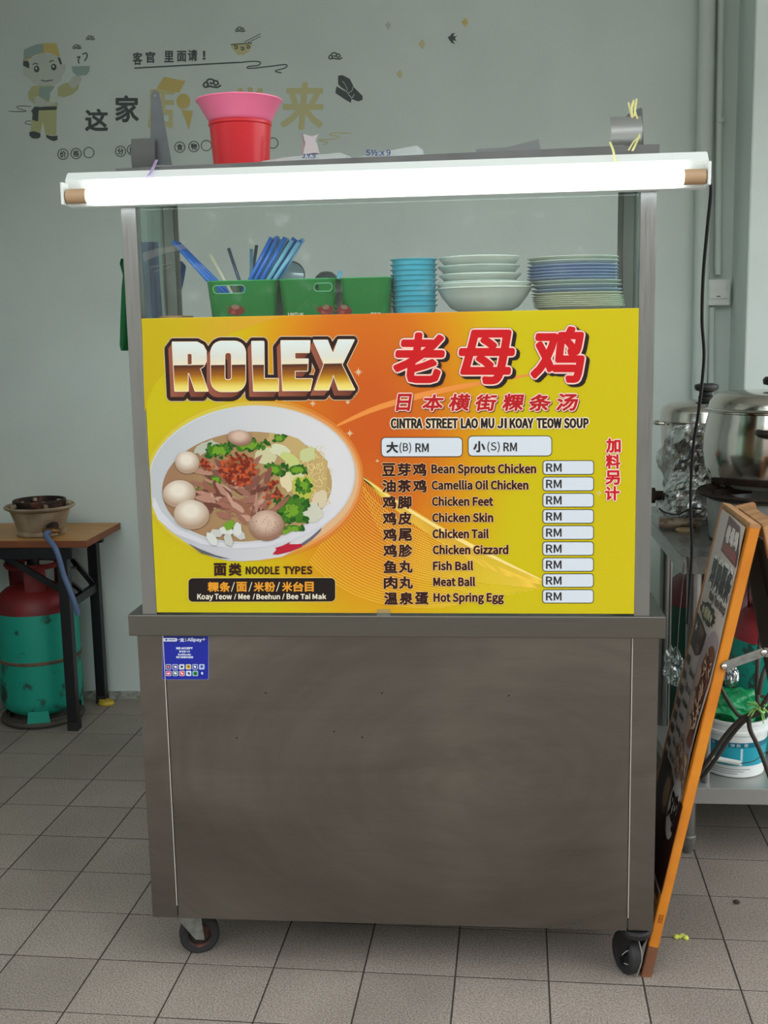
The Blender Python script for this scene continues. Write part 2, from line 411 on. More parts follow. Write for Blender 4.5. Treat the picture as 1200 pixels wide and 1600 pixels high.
def wallbox(px0, py0, px1, py1, h0, h1, bev, m, name, parent):
    a, b = MW(px0, py1, h0), MW(px1, py0, h0); u = (Vector((b.x, b.y, 0))-Vector((a.x, a.y, 0))); bm = NB()
    q = [a, a+u, a+u+Vector((0, 0, b.z-a.z)), a+Vector((0, 0, b.z-a.z))]; prism(bm, q, WN*(h1-h0)); bmesh.ops.bevel(bm, geom=bm.edges[:], offset=bev, segments=2, affect='EDGES')
    return obj(name, bm, m, parent)
wallbox(1100, 438, 1137, 477, 0, .035, .002, WHITEP, 'box', t)
wallbox(1101, 437, 1138, 478, .035, .042, .002, WHITEP, 'face_plate', t)
wallbox(1105, 444, 1133, 468, .042, .047, .002, WHITEP, 'rocker', t)
wallbox(1116, 463, 1122, 464.5, .047, .0475, .0001, BLACK, 'indicator', t)

# ================================================================== MURAL STICKERS ON THE BACK WALL
DK = mat('decal_charcoal', (80, 92, 94), .6); OC = mat('decal_ochre', (206, 202, 152), .6); OC2 = mat('decal_gold', (212, 192, 122), .6)
PALE = mat('decal_pale', (212, 222, 214), .6); SKN = mat('decal_skin', (200, 208, 198), .6); TEALD = mat('decal_teal', (156, 180, 174), .6); OLV = mat('decal_olive', (192, 194, 146), .6)
def zc(ox, oy, s): return lambda L: [(ox+x/s, oy+y/s) for x, y in L]
A = zc(0, 30, 4)
def W(h): return MW
def wthing(name, label, cat, px, py, group=None): return thing(name, label, cat, MW(px, py, .0), group)
t = wthing('cook_sticker', 'wall sticker of a cartoon cook boy in a cap raising a bowl', 'sticker', 65, 218)
def ws(name, L, m, h=.0006, par=None, lab=None): return shape(name, L, MW, h, m, par, lab)
ws('shoe', A([(185, 705), (215, 700), (255, 715), (253, 738), (235, 747), (200, 744), (183, 725)]), DK, .0008, t)
ws('shoe', A([(287, 722), (320, 730), (360, 728), (360, 755), (335, 763), (305, 750), (290, 738)]), DK, .0008, t)
ws('trousers', A([(205, 570), (355, 565), (352, 725), (285, 722), (268, 640), (250, 715), (190, 705)]), OLV, .0004, t)
ws('tunic', A([(200, 420), (250, 412), (330, 415), (365, 430), (360, 560), (215, 562), (215, 530), (180, 500), (175, 460)]), OLV, .0006, t)
ws('undershirt', A([(250, 425), (340, 420), (335, 470), (305, 505), (265, 495), (240, 470)]), TEALD, .0009, t)
ws('towel', A([(345, 420), (362, 425), (362, 520), (310, 520), (315, 460)]), PALE, .0011, t)
ws('belt', A([(215, 548), (355, 546), (355, 567), (243, 570), (238, 640), (203, 630), (205, 590), (195, 575)]), DK, .0012, t)
ws('sleeve', A([(362, 425), (395, 405), (430, 395), (450, 430), (495, 405), (490, 435), (455, 470), (400, 488), (362, 480)]), OLV, .0007, t)
ws('forearm', A([(425, 400), (460, 355), (500, 350), (515, 375), (480, 420), (455, 435)]), SKN, .0008, t)
ws('hand', A([(215, 490), (240, 480), (300, 520), (345, 520), (345, 535), (255, 550), (215, 545)]), SKN, .0013, t)
ws('face', [A([(160, 290), (170, 250), (270, 215), (370, 230), (390, 280), (412, 285), (408, 325), (392, 345), (380, 385), (340, 412), (270, 418), (215, 405), (185, 370), (150, 350), (145, 310)])], SKN, .0009, t)
ws('hair', A([(148, 250), (168, 250), (185, 280), (182, 310), (165, 300), (145, 292)]), DK, .0011, t); ws('hair', A([(360, 235), (378, 245), (388, 280), (378, 285), (368, 262)]), DK, .0011, t)
ws('cap', A([(150, 192), (220, 160), (290, 150), (352, 152), (378, 235), (300, 208), (220, 222), (168, 262), (150, 262)]), OC2, .0013, t)
ws('cap_band', A([(150, 192), (220, 160), (270, 152), (272, 205), (200, 230), (172, 250), (150, 255)]), TEALD, .0015, t)
for x, y in ((230, 312), (337, 300)):
    e = ws('eye', A(ell(x, y, 17, 21)), DK, .0014, t); ws('glint', A(ell(x-2, y-4, 6, 8)), PALE, .0016, e)
bm = NB()
for L in ([(205, 285), (220, 275), (240, 282)], [(310, 270), (325, 258), (337, 262)], [(258, 382), (290, 388), (330, 380)]): strokes(bm, A(L), 1.6, MW, .0015)
obj('brow_line', bm, DK, t)
ws('bowl', A([(447, 295), (562, 292), (560, 325), (540, 350), (480, 352), (455, 330)]), TEALD, .001, t)
bm = NB()
for L in ([(480, 240), (500, 235), (490, 255), (495, 278)], [(515, 220), (540, 212), (545, 235), (528, 262)]): strokes(bm, A(sm2(L)), 1.8, MW, .001)
for L in ([(55, 575), (110, 578), (165, 575), (110, 555), (120, 543), (195, 545)], [(195, 660), (160, 652), (165, 638), (195, 636)]): strokes(bm, A(sm2(L)), 1.0, MW, .001)
obj('steam_curl', bm, DK, t)
def cloud(cx, cy, s, label, m=DK):
    t = wthing('cloud_sticker', label, 'sticker', cx, cy)
    def q(L): return [(cx+x*s, cy+y*s) for x, y in L]
    bm = NB()
    for k, L_ in enumerate(([(-3, 2), (-8, 4), (-11, 1), (-8, -3), (-4, -1), (-6, 1.5)], [(-7, -3), (-4, -7), (2, -7), (4, -3), (0, -1), (-1, -3.5)], [(3, -5), (8, -5), (10, -1), (6, 1), (4, -1)], [(-8, 4), (-2, 2.5), (3, 3.5), (9, 4), (14, 1)])): strokes(bm, q(sm2(L_, 4)), 2.5*s, MW, .0006+k*1e-5)
    obj('curl', bm, m, t)
cloud(141, 60, .55, 'tiny dark cloud sticker highest above the cartoon cook'); cloud(120, 74, .55, 'tiny dark cloud sticker just over the raised bowl of the cartoon cook')
cloud(375, 47, .62, 'small dark cloud sticker above the noodle bowl sticker'); cloud(523, 89, .85, 'dark cloud sticker above the chef hat sticker'); cloud(330, 132, 1.1, 'largest dark cloud sticker, above the red pail')
t = wthing('slogan_sticker', 'small dark Chinese greeting sticker underlined by a long stroke', 'sticker', 290, 106)
for s, bx in (('客', (208, 82, 222, 101)), ('官', (228, 81, 242, 98)), ('里', (257, 80, 271, 97)), ('面', (277, 80, 291, 96)), ('请', (294, 78, 308, 95)), ('!', (317, 80, 321, 93))):
    letters('lettering', s, bx, MW, .0006, DK, t, .55)
bm = NB(); strokes(bm, [(210, 106.5), (374, 97.5)], 2.2, MW, .0006)
strokes(bm, sm2([(374, 98), (392, 96), (406, 97), (404, 102), (388, 104), (390, 107), (420, 104), (446, 101), (446, 106), (430, 111), (440, 114)]), 1.8, MW, .0007); obj('underline', bm, DK, t)
B = zc(200, 30, 3)
t = wthing('bowl_sticker', 'wall sticker of a patterned noodle bowl with chopsticks', 'sticker', 378, 86)
ws('bowl', B([(482, 118), (500, 112), (582, 110), (580, 130), (565, 155), (550, 162), (545, 168), (518, 168), (500, 150), (486, 135)]), OC, .0006, t)
bm = NB(); strokes(bm, B([(545, 108), (622, 68)]), 1.1, MW, .0006); strokes(bm, B([(560, 112), (622, 80)]), 1.1, MW, .0006); obj('chopstick', bm, DK, t)
bm = NB()
for c in ((505, 132), (535, 138), (562, 130)): strokes(bm, B(sm2([(c[0]-8, c[1]-6), (c[0]+6, c[1]-6), (c[0]+8, c[1]+4), (c[0]-2, c[1]+6), (c[0]-2, c[1]-1)])), 1.6, MW, .001)
strokes(bm, B([(482, 120), (582, 112)]), 1.5, MW, .001); obj('swirl', bm, DK, t)
for s, bx, lab in (('这', (134, 171, 168, 204), 'large dark brushed Chinese character sticker, the leftmost one beside the cook'), ('家', (181, 150, 216, 190), 'large dark brushed Chinese character sticker left of the tapered metal arm')):
    t = wthing('character_sticker', lab, 'sticker', (bx[0]+bx[2])/2, bx[3]); letters('lettering', s, bx, MW, .0006, DK, t, 1.2)
t = wthing('character_sticker', 'large ochre Chinese character sticker hung with lantern shapes, behind the metal arm', 'sticker', 265, 200)
letters('lettering', '店', (232, 132, 272, 200), MW, .0006, OC, t, 1.6)
ws('lantern', [[B([(170, 270), (270, 290), (240, 345), (135, 325)])], [B(ell(260, 385, 32, 36))], [B([(250, 425), (305, 430), (295, 480), (285, 520), (272, 480)])]], OC2, .001, t)
t = wthing('character_sticker', 'large ochre Chinese character sticker mostly hidden behind the pink basin', 'sticker', 392, 200); letters('lettering', '常', (368, 138, 414, 195), MW, .0006, OC, t, 1.8)
t = wthing('character_sticker', 'large ochre Chinese character sticker right of the pink basin', 'sticker', 472, 203); letters('lettering', '来', (440, 130, 504, 201), MW, .0006, OC, t, 1.9, shear=.1)
t = wthing('hat_sticker', 'dark wall sticker of a tilted chef hat', 'sticker', 545, 160)
H = [[(985, 265), (1005, 262), (1040, 280), (1060, 320), (1100, 360), (1100, 378), (1080, 386), (1050, 375), (1030, 350), (985, 305)], [(978, 315), (1040, 352), (1048, 378), (1045, 392), (1020, 378), (972, 345)]]
ws('puff', B(H[0]), DK, .0006, t); ws('band', B(H[1]), DK, .0008, t)
bm = NB(); strokes(bm, B(sm2([(1005, 290), (1020, 310), (1030, 335)])), .8, MW, .001); strokes(bm, B(sm2([(1035, 345), (1050, 335), (1055, 315)])), .8, MW, .001); strokes(bm, B(sm2([(980, 312), (1020, 335), (1048, 368), (1060, 352)])), 1.0, MW, .001); obj('fold_line', bm, PALE, t)
t = wthing('trail_sticker', 'faint wavy ochre line sticker above the bag bundles', 'sticker', 520, 216)
bm = NB(); strokes(bm, sm2([(548, 208), (522, 208), (515, 211), (530, 213), (522, 217), (498, 219), (512, 223), (505, 226)]), 1.6, MW, .0006); obj('stroke', bm, OC, t)
t = wthing('round_label_sticker', 'row of small circled Chinese characters stuck low on the wall mural', 'sticker', 260, 245)
for cx, cy, s in ((98.5, 241, '价'), (119, 240, '格'), (139, 238.5, ''), (188.5, 236.5, '分'), (207, 234, '量'), (281, 230, '食'), (303, 229, '物'), (322.5, 227.5, ''), (405, 225, '味'), (426.5, 223.5, '')):
    r = ws('ring', [ell(cx, cy, 8.6, 8.8), ell(cx, cy, 7.3, 7.5)[::-1]], DK, .0006, t)
    if s: letters('lettering', s, (cx-4.5, cy-5, cx+4.5, cy+5), MW, .0006, DK, t, .3)
C2 = zc(560, 0, 1.875)
def bird(cx, cy, m, label, s=1.0):
    def q(L): return [(cx+x*s, cy+y*s) for x, y in L]
    o = ws('bird_sticker', q([(-7, -2), (-3, -4), (0, -8), (6, -9), (2, -5), (5, -3), (9, -5), (5, 0), (8, 5), (3, 3), (2, 5), (6, 9), (0, 8), (-4, 3)]), m, .0006); tag(o, label, 'sticker', 'bird stickers high on the wall')
bird(706, 60, DK, 'dark swallow sticker, the only black one of the flock', .95)
bird(726, 35, OC2, 'ochre swallow sticker highest and rightmost of the flock', .8); bird(659, 69, OC, 'ochre swallow sticker left of the black swallow', .8)
bird(624, 116, OC, 'ochre swallow sticker lowest of the flock', .75); bird(606, 40, mat('decal_mauve', (188, 192, 192), .6), 'faint grey swallow sticker leftmost of the flock', .7)

# ================================================================== FOOD CART
CW, ZB, ZC, ZT = 1.0732, .1262, .7636, .8092
cart = thing('food_cart', 'stainless steel food cart on castors with a glass case behind the yellow menu sign', 'food cart', (CW/2, .3, 0))
bm = NB(); box(bm, .0, CW, .006, .6, ZB, ZC, .002); obj('cabinet', bm, STEELD, cart)
SL, SR = onY(262, 1100, 0).x, onY(985, 1100, 0).x
bm = NB(); box(bm, -.001, SL-.0025, 0, .006, ZB, ZC, .001); obj('side_strip', bm, PANEL, cart)
bm = NB(); box(bm, SR+.0025, CW+.001, 0, .006, ZB, ZC, .001); obj('side_strip', bm, PANEL, cart)
bm = NB(); box(bm, SL, SR, -.0012, .006, ZB, ZC, .001); fp = obj('front_panel', bm, PANEL, cart)
for a in (SL-.0026, SR+.0010): bm = NB(); box(bm, a, a+.0016, -.0035, .004, ZB+.03, ZC, .0005); obj('seam_edge', bm, mat('bright_edge', (225, 220, 210), .4, .6), cart, label='bright folded seam edge')
for a in (SL, SR): bm = NB(); box(bm, a-.0006, a+.0008, -.0016, .004, ZB+.03, ZC); obj('seam_gap', bm, BLACK, cart)
for x, y in ((415, 1083), (597, 1083), (795, 1087), (522, 1143), (566, 1152), (370, 1153)):
    p = onY(x, y, -.0012); bm = NB(); lathe(bm, [(0, .0012), (.0016, .0008), (.0020, 0)], p, 10, axis=Vector((0, -1, 0))); obj('rivet', bm, IRON, fp)
bm = NB(); box(bm, -.0139, 1.0849, -.015, .615, ZC, ZT, .0025); obj('countertop', bm, COUNTER, cart)
XL, XR = .0174, 1.0528
def post(x0, x1, y0, y1, z1): bm = NB(); box(bm, x0, x1, y0, y1, ZT, z1, .0012); return obj('post', bm, STEEL, cart)
post(XL, .0474, -.011, .019, 1.69); post(1.0226, XR, -.011, .019, 1.69)
post(XL, .0474, .262, .292, 1.69); post(1.0226, XR, .262, .292, 1.69)
bm = NB(); box(bm, .0474, .056, .264, .272, ZT, 1.69, .001); box(bm, 1.012, 1.0226, .264, .272, ZT, 1.69, .001); obj('glass_channel', bm, STEELD, cart)
def rz(x): return 1.7045+.0115*x/1.055
bm = NB(); prism(bm, [(XL-.006, -.011, 1.690), (XR+.003, -.011, 1.690), (XR+.003, -.011, rz(XR)), (XL-.006, -.011, rz(XL))], (0, .311, 0)); bmesh.ops.bevel(bm, geom=bm.edges[:], offset=.001, segments=2, affect='EDGES'); obj('roof_tray', bm, STEELD, cart)
bm = NB(); box(bm, XL, XR, .02, .295, 1.400, 1.410, .001); obj('shelf', bm, STEEL, cart)
bm = NB(); box(bm, .048, 1.022, .006, .010, ZT+.002, 1.689); obj('glass_pane', bm, GLASS, cart)
bm = NB(); box(bm, XL+.004, XL+.008, .02, .262, ZT+.002, 1.689); obj('glass_pane', bm, GLASSG, cart)
bm = NB(); box(bm, XR-.008, XR-.004, .02, .262, ZT+.002, 1.689); obj('glass_pane', bm, GLASSG, cart)
# strips of clear tape on the glass
TAPE = glassy('clear_tape', tint=(.8, .86, .84), gloss=.3, smear=.5)
def MG(x, y, h=0): p = onY(x, y, .006-h); return p
bm = NB()
for L in ([(221, 396), (246, 388), (262, 386), (290, 380), (294, 388), (262, 395), (246, 400), (226, 408)],): decal(bm, fill2d([L]), MG, .0006)
strokes(bm, [(236, 417), (270, 411)], 1.6, MG, .0006); strokes(bm, [(240, 425), (272, 415)], 1.4, MG, .0006)
obj('tape', bm, TAPE, cart)
# castors
def castor(c, ang, blk=False):
    """c: contact point"""
    R = Matrix.Rotation(ang, 4, 'Z'); base = Vector((c[0], c[1], 0)); ax = R @ Vector((0, 1, 0)); fw = R @ Vector((1, 0, 0)); ctr = base+Vector((0, 0, .045))
    bm = NB(); lathe(bm, [(.028, -.013), (.040, -.0145), (.0445, -.010), (.0452, 0), (.0445, .010), (.040, .0145), (.028, .013), (.028, -.013)], ctr, 36, axis=ax); wheel = obj('castor', bm, RUBBER, cart, True)
    bm = NB(); lathe(bm, [(0, -.006), (.022, -.006), (.024, -.011), (.0285, -.0135), (.0285, .0135), (.024, .011), (.022, .006), (0, .006)], ctr, 30, axis=ax); lathe(bm, [(0, -.019), (.007, -.019), (.007, .019), (0, .019)], ctr, 8, axis=ax); obj('hub', bm, BLACK if blk else IRON, wheel, True)
    bm = NB(); top = base+fw*-.038+Vector((0, 0, .118))
    for s in (-1, 1):
        o = ax*s*.0175
        prism(bm, [ctr+o+fw*.010+Vector((0, 0, -.010)), ctr+o-fw*.010+Vector((0, 0, -.006)), top+o-fw*.026, top+o+fw*.040], ax*s*.0025)
    bmesh.ops.bevel(bm, geom=bm.edges[:], offset=.0012, segments=2, affect='EDGES')
    lathe(bm, [(0, .006), (.030, .006), (.032, 0), (.030, -.010), (.016, -.012), (0, -.012)], top, 20); obj('fork', bm, BLACK if blk else ZINC, wheel)
    return wheel
p = onZ(311, 1490, 0); castor((p.x, p.y+.012), math.radians(18))
q = onZ(983, 1522, 0); castor((q.x-.004, q.y+.012), math.radians(112), True)
castor((.10, .53), .4); castor((.98, .53), -.5)
# dusty string caught on the right castor
bm = NB(); a = onY(985, 1480, q.y-.015); tube(bm, smooth_path([onY(998, 1470, q.y-.02), onY(1003, 1492, q.y-.022), onY(1000, 1510, q.y-.024), onZ(994, 1526, .002)]), .0018, 6)
tube(bm, smooth_path([onY(972, 1492, q.y-.02), onY(982, 1485, q.y-.022), onY(990, 1492, q.y-.023)]), .0012, 6); tube(bm, smooth_path([onY(975, 1505, q.y-.02), onY(985, 1508, q.y-.022), onY(1000, 1506, q.y-.023)]), .0012, 6)
tag(obj('dusty_string', bm, mat('dusty_grey', (128, 124, 118), .9), None, True), 'dusty grey string tangled round the front right castor', 'string')

# ------------------------------------------------------------------ payment sticker
def MP(x, y, h=0): p = onY(x, y, -.0014-h); return p
t = thing('payment_sticker', 'small blue payment notice sticker at the top left of the cart front', 'sticker', MP(289, 1062))
Z2 = zc(240, 980, 12)
bm = NB(); decal(bm, fill2d([rrect(253.5, 990, 326.5, 1062, 3)]), MP, .0008); obj('backing', bm, mat('sticker_edge', (130, 140, 175), .4), t)
BLU = mat('sticker_blue', (8, 30, 150), .3)
bm = NB(); decal(bm, fill2d([rrect(254, 990.5, 325.5, 1061.5, 2.6)]), MP, .0011); obj('face', bm, BLU, t)
WT = flat((214, 222, 236))
ws2 = lambda name, L, m, h, par: shape(name, L, MP, h, m, par)
ws2('badge', Z2(rrect(165, 203, 447, 268, 32)), WT, .0014, t)
letters('lettering', 'Kiple', Z2([(285, 220), (400, 250)])[0]+Z2([(285, 220), (400, 250)])[1], MP, .0016, BLU, t, .1)
ws2('emblem', Z2(ell(238, 235, 16, 18)), BLU, .0016, t)
def L12(s, a, b, c, d, bold=.2, **k): return letters('lettering', s, (240+a/12, 980+b/12, 240+c/12, 980+d/12), MP, .0014, WT, t, bold, **k)
L12('·', 470, 225, 482, 240); L12('支', 495, 205, 575, 272, .35); L12('|', 600, 210, 607, 265); L12('Alipay', 635, 200, 905, 280, .35); L12('+', 918, 205, 965, 250, .3)
L12('WE ACCEPT', 422, 378, 732, 412, .3); L12('환영합니다', 478, 438, 682, 472, .15); L12('ยินดีต้อนรับ', 458, 492, 698, 528, .15); L12('我们诚挚欢迎您', 425, 545, 740, 580, .15)
cols = [[(70, 60, 110), (20, 40, 140), (205, 205, 215), (205, 180, 70), (20, 40, 140), (150, 180, 220)], [(200, 40, 90), (20, 100, 90), (215, 60, 70), (190, 205, 225), (40, 150, 90), (12, 36, 150)]]
ink = [[(220, 120, 120), (235, 235, 240), (30, 30, 40), (110, 90, 10), (235, 235, 240), (20, 50, 150)], [(240, 200, 210), (230, 235, 235), (240, 220, 220), (30, 40, 60), (15, 70, 40), (200, 210, 235)]]
for r in range(2):
    for c in range(6):
        x, y = 228+c*125+r*4, 695+r*122
        k = ws2('payment_icon', Z2(rrect(x, y, x+100, y+97, 18)), WT if (r, c) != (1, 5) else flat((12, 36, 150)), .0013, t)
        ws2('icon_ground', Z2(rrect(x+9, y+9, x+91, y+88, 12)), flat(cols[r][c]), .0015, k)
        ws2('icon_mark', Z2(blob(x+50, y+48, 28, 20, .3*c, 7, .3)), flat(ink[r][c]), .0017, k)
# ------------------------------------------------------------------ MENU SIGN
sign = thing('menu_sign', 'wide yellow and orange menu sign board with a soup bowl picture', 'sign', (.535, -.011, .8136))
X0, X1, Z0, Z1 = .0477, 1.0225, .8136, 1.4149
TLp, TRp, BLp, BRp = (221, 497), (999, 482), (245, 956), (990, 960)
def MS(x, y, h=0):
    u, v = .5, .5
    for _ in range(6):
        xl = TLp[0]+(BLp[0]-TLp[0])*v; xr = TRp[0]+(BRp[0]-TRp[0])*v; u = (x-xl)/(xr-xl)
        yt = TLp[1]+(TRp[1]-TLp[1])*u; yb = BLp[1]+(BRp[1]-BLp[1])*u; v = (y-yt)/(yb-yt)
    return Vector((X0+(X1-X0)*u, -.0112-h, Z1+(Z0-Z1)*v))
def signmat():
    m = mat('sign_face', (220, 190, 10), .22, spec=.4); nt = m.node_tree; b = nt.nodes['Principled BSDF']
    tc = nt.nodes.new('ShaderNodeTexCoord'); mp = nt.nodes.new('ShaderNodeMapping'); mp.vector_type = 'POINT'
    # object origin sits at sign foot centre; ellipse centre in local metres
    mp.inputs['Location'].default_value = (.035/.30, 0, -.40/.55); mp.inputs['Scale'].default_value = (1/.30, 0, 1/.55)
    nt.links.new(tc.outputs['Object'], mp.inputs['Vector']); ln = nt.nodes.new('ShaderNodeVectorMath'); ln.operation = 'LENGTH'; nt.links.new(mp.outputs[0], ln.inputs[0])
    r = nt.nodes.new('ShaderNodeValToRGB'); e = r.color_ramp.elements; nt.links.new(ln.outputs['Value'], r.inputs['Fac'])
    e[0].position = .12; e[0].color = lin((198, 88, 24)); e[1].position = 1.0; e[1].color = lin((198, 181, 4))
    for p, c in ((.42, (204, 108, 18)), (.62, (210, 138, 10)), (.82, (204, 166, 4))): q = e.new(p); q.color = lin(c)
    nt.links.new(r.outputs[0], b.inputs['Base Color']); return m
SM = signmat()
bm = NB(); box(bm, X0, X1, -.0112, -.0085, Z0, Z1, .0006); obj('panel', bm, SM, sign, origin=((X0+X1)/2, -.01, Z0))
# paler corner sweep, arcs and the fine mesh of lines
YEL = flat((226, 202, 8)); SW1 = flat((232, 168, 40)); CRM = flat((236, 222, 170)); 
def signgrad(name, c0, c1, x0, x1):
    m = mat(name, c0, .22, spec=.4); nt = m.node_tree; tc = nt.nodes.new('ShaderNodeTexCoord'); sx = nt.nodes.new('ShaderNodeSeparateXYZ'); nt.links.new(tc.outputs['Generated'], sx.inputs[0])
    r = nt.nodes.new('ShaderNodeValToRGB'); r.color_ramp.elements[0].position = x0; r.color_ramp.elements[1].position = x1; r.color_ramp.elements[0].color = lin(c0); r.color_ramp.elements[1].color = lin(c1)
    nt.links.new(sx.outputs['X'], r.inputs['Fac']); nt.links.new(r.outputs[0], nt.nodes['Principled BSDF'].inputs['Base Color']); return m
shape('corner_sweep', [[(221.8, 497.5)]+[(221.8+a*28, 497.4-a*.53) for a in range(1, 8)]+[(448, 493)]+sm2([(448, 493), (400, 508), (340, 530), (280, 562), (240, 600), (226, 640)], 4)], MS, .0002, signgrad('sweep_yellow', (192, 168, 6), (212, 154, 46), .2, 1), sign)
bm = NB()
strokes(bm, sm2([(530, 662), (600, 632), (700, 606), (790, 590), (850, 580)]), [2+11*math.sin(math.pi*min(1, k/24)) *(1-k/30) for k in range(25)], MS, .0002); obj('light_streak', bm, flat((228, 140, 62)), sign)
bm = NB()
N = 34
for k in range(N):
    f = k/(N-1)
    a = (568-f*78, 742+f*132); d = (842+f*10, 908+f*20) if f < .5 else (852-(f-.5)*300, 918+(f-.5)*60)
    c1 = (590-f*30, 800+f*150); c2 = (700-f*60, 850+f*100)
    P = []
    for i in range(19):
        s = i/18; P.append(tuple((1-s)**3*a[j]+3*(1-s)**2*s*c1[j]+3*(1-s)*s*s*c2[j]+s**3*d[j] for j in (0, 1)))
    strokes(bm, P, .75, MS, .0003)
for k in range(16):
    f = k/15; P = []
    a = (570+f*6, 735+f*10); d = (850, 903+f*9); c1 = (640+f*4, 790+f*26); c2 = (760, 858+f*40)
    for i in range(15):
        s = i/14; P.append(tuple((1-s)**3*a[j]+3*(1-s)**2*s*c1[j]+3*(1-s)*s*s*c2[j]+s**3*d[j] for j in (0, 1)))
    strokes(bm, P, .7, MS, .0004)
for k in range(22):
    f = k/21; strokes(bm, sm2([(572+f*90, 745+f*52), (585+f*90, 790+f*52), (610+f*95, 840+f*48), (650+f*90, 900+f*25)], 5), .45, MS, .0005)
obj('fine_line_pattern', bm, flat((240, 200, 70)), sign, kind='stuff')
bm = NB(); strokes(bm, sm2([(566, 735), (640, 788), (740, 848), (852, 905)]), [1, 1.5, 2, 2.5, 3, 3.5, 4, 4.5, 5, 5.5, 6, 6, 6, 5.5, 5, 4, 3, 2, 1], MS, .0006); obj('crest_line', bm, flat((238, 214, 130)), sign)
for x, y, s in ((568, 578, 7), (496, 626, 5), (458, 628, 5), (551, 624, 4), (554, 672, 6), (597, 715, 3), (938, 766, 4)):
    bm = NB()
    for a in range(8):
        r = s if a % 2 == 0 else s*.7; strokes(bm, [(x, y), (x+r*math.cos(a*math.pi/4), y+r*math.sin(a*math.pi/4))], [1.2, .2], MS, .0004)
    obj('sparkle', bm, flat((250, 236, 190)), sign)
# chrome style shop name
def sc(L): return [(220+x/3, 490+y/3) for x, y in L]
GL = {'R': [[(155, 128), (275, 128), (303, 142), (318, 168), (318, 215), (305, 238), (288, 248), (326, 350), (264, 350), (236, 268), (229, 268), (230, 350), (166, 350)], [(225, 178), (246, 178), (251, 184), (251, 226), (245, 232), (226, 232)]],
      'O': [rrect(341, 124, 507, 352, 52, 6), rrect(407, 174, 441, 300, 14, 4)],
      'L': [[(538, 125), (595, 125), (596, 294), (664, 294), (664, 350), (546, 350)]],
      'E': [[(678, 122), (815, 122), (811, 174), (742, 174), (742, 205), (806, 205), (803, 258), (743, 258), (743, 295), (826, 295), (815, 348), (685, 348)]],
      'X': [[(832, 120), (898, 120), (924, 184), (950, 118), (1024, 118), (966, 230), (1026, 345), (950, 345), (926, 275), (903, 345), (836, 345), (882, 228)]]}
def chrome_mat():
    m = mat('chrome_letter_print', (220, 220, 210), .25); nt = m.node_tree; tc = nt.nodes.new('ShaderNodeTexCoord'); sx = nt.nodes.new('ShaderNodeSeparateXYZ'); nt.links.new(tc.outputs['Generated'], sx.inputs[0])
    r = nt.nodes.new('ShaderNodeValToRGB'); e = r.color_ramp.elements; e[0].position = 0; e[0].color = lin((236, 222, 130)); e[1].position = 1; e[1].color = lin((216, 226, 224))
    for p, c in ((.10, (230, 206, 100)), (.22, (196, 146, 26)), (.34, (150, 88, 10)), (.50, (86, 40, 20)), (.53, (70, 34, 26)), (.535, (228, 216, 186)), (.70, (214, 214, 202))): q = e.new(p); q.color = lin(c)
    nt.links.new(sx.outputs['Z'], r.inputs['Fac']); nt.links.new(r.outputs[0], nt.nodes['Principled BSDF'].inputs['Base Color']); return m
CH = chrome_mat(); ext = [(-7*k/8, 9*k/8) for k in range(9)]
def ring(r, n=14): return [(r*math.cos(2*math.pi*i/n), r*math.sin(2*math.pi*i/n)) for i in range(n)]
# outline as one part behind the letters
bm = NB(); 
for ch, L in GL.items():
    shp = fill2d([sc(l) for l in L]); decal(bm, shp, MS, .0004, [(a+c, b+d) for a, b in (ext[0], ext[4], ext[8]) for c, d in ring(7.6)])
obj('name_outline', bm, flat((214, 190, 150)), sign)
bm = NB()
for ch, L in GL.items():
    shp = fill2d([sc(l) for l in L]); decal(bm, shp, MS, .0007, [(a+c, b+d) for a, b in (ext[0], ext[4], ext[8]) for c, d in ring(6.4)])
obj('name_backing', bm, flat((44, 24, 20)), sign)
BRN = signgrad('letter_side_brown', (150, 86, 66), (104, 50, 34), 0, 1)
for ch, L in GL.items():
    shp = fill2d([sc(l) for l in L]); bm = NB(); decal(bm, shp, MS, .0010, ext)
    o = obj('letter', bm, BRN, sign); bm = NB(); decal(bm, shp, MS, .0013, ring(1.1, 8)); obj('letter_rim', bm, flat((240, 222, 196)), o); bm = NB(); decal(bm, shp, MS, .0016); obj('letter_face', bm, CH, o)
# soup bowl picture
def bp(cx, cy): return (230+cx/3.4286, 620+cy/3.4286)
def bq(L): return [bp(x, y) for x, y in L]
halo = signgrad('bowl_halo_outer', (200, 178, 24), (210, 120, 44), .35, .8); halo2 = signgrad('bowl_halo_inner', (206, 188, 62), (216, 146, 84), .35, .8); halo3 = signgrad('bowl_halo_core', (208, 198, 110), (214, 172, 128), .35, .8)
def clipL(L): return [(max(x, 222.5+(y-497)*.0523), y) for x, y in L]
for a_, b_, m_, h_ in ((177, 128, halo, .0007), (173, 123, halo2, .0008), (169, 118, halo3, .0009)): bm = NB(); decal(bm, fill2d([clipL(ell(399, 746, a_, b_, math.radians(-3), 72))]), MS, h_); obj('bowl_halo', bm, m_, sign)
BW = signgrad('bowl_white_print', (176, 178, 186), (208, 206, 208), 0, .8)
pic = shape('soup_bowl_picture', clipL(bq([(60, 400), (40, 590), (110, 690), (200, 755), (280, 810), (370, 850), (450, 866), (520, 869), (620, 863), (740, 845), (850, 790), (950, 700), (1040, 600), (1100, 500), (1132, 380), (900, 200), (560, 120), (200, 220)])), MS, .0010, BW, sign, 'printed picture of a white bowl of noodle soup')
RIMI = signgrad('bowl_inner_print', (182, 186, 190), (212, 210, 212), 0, .9)
def P(name, L, m, h, **k): return shape(name, L, MS, h, m, pic, **k)
rimc = (568/3.4286+230, 402/3.4286+620)
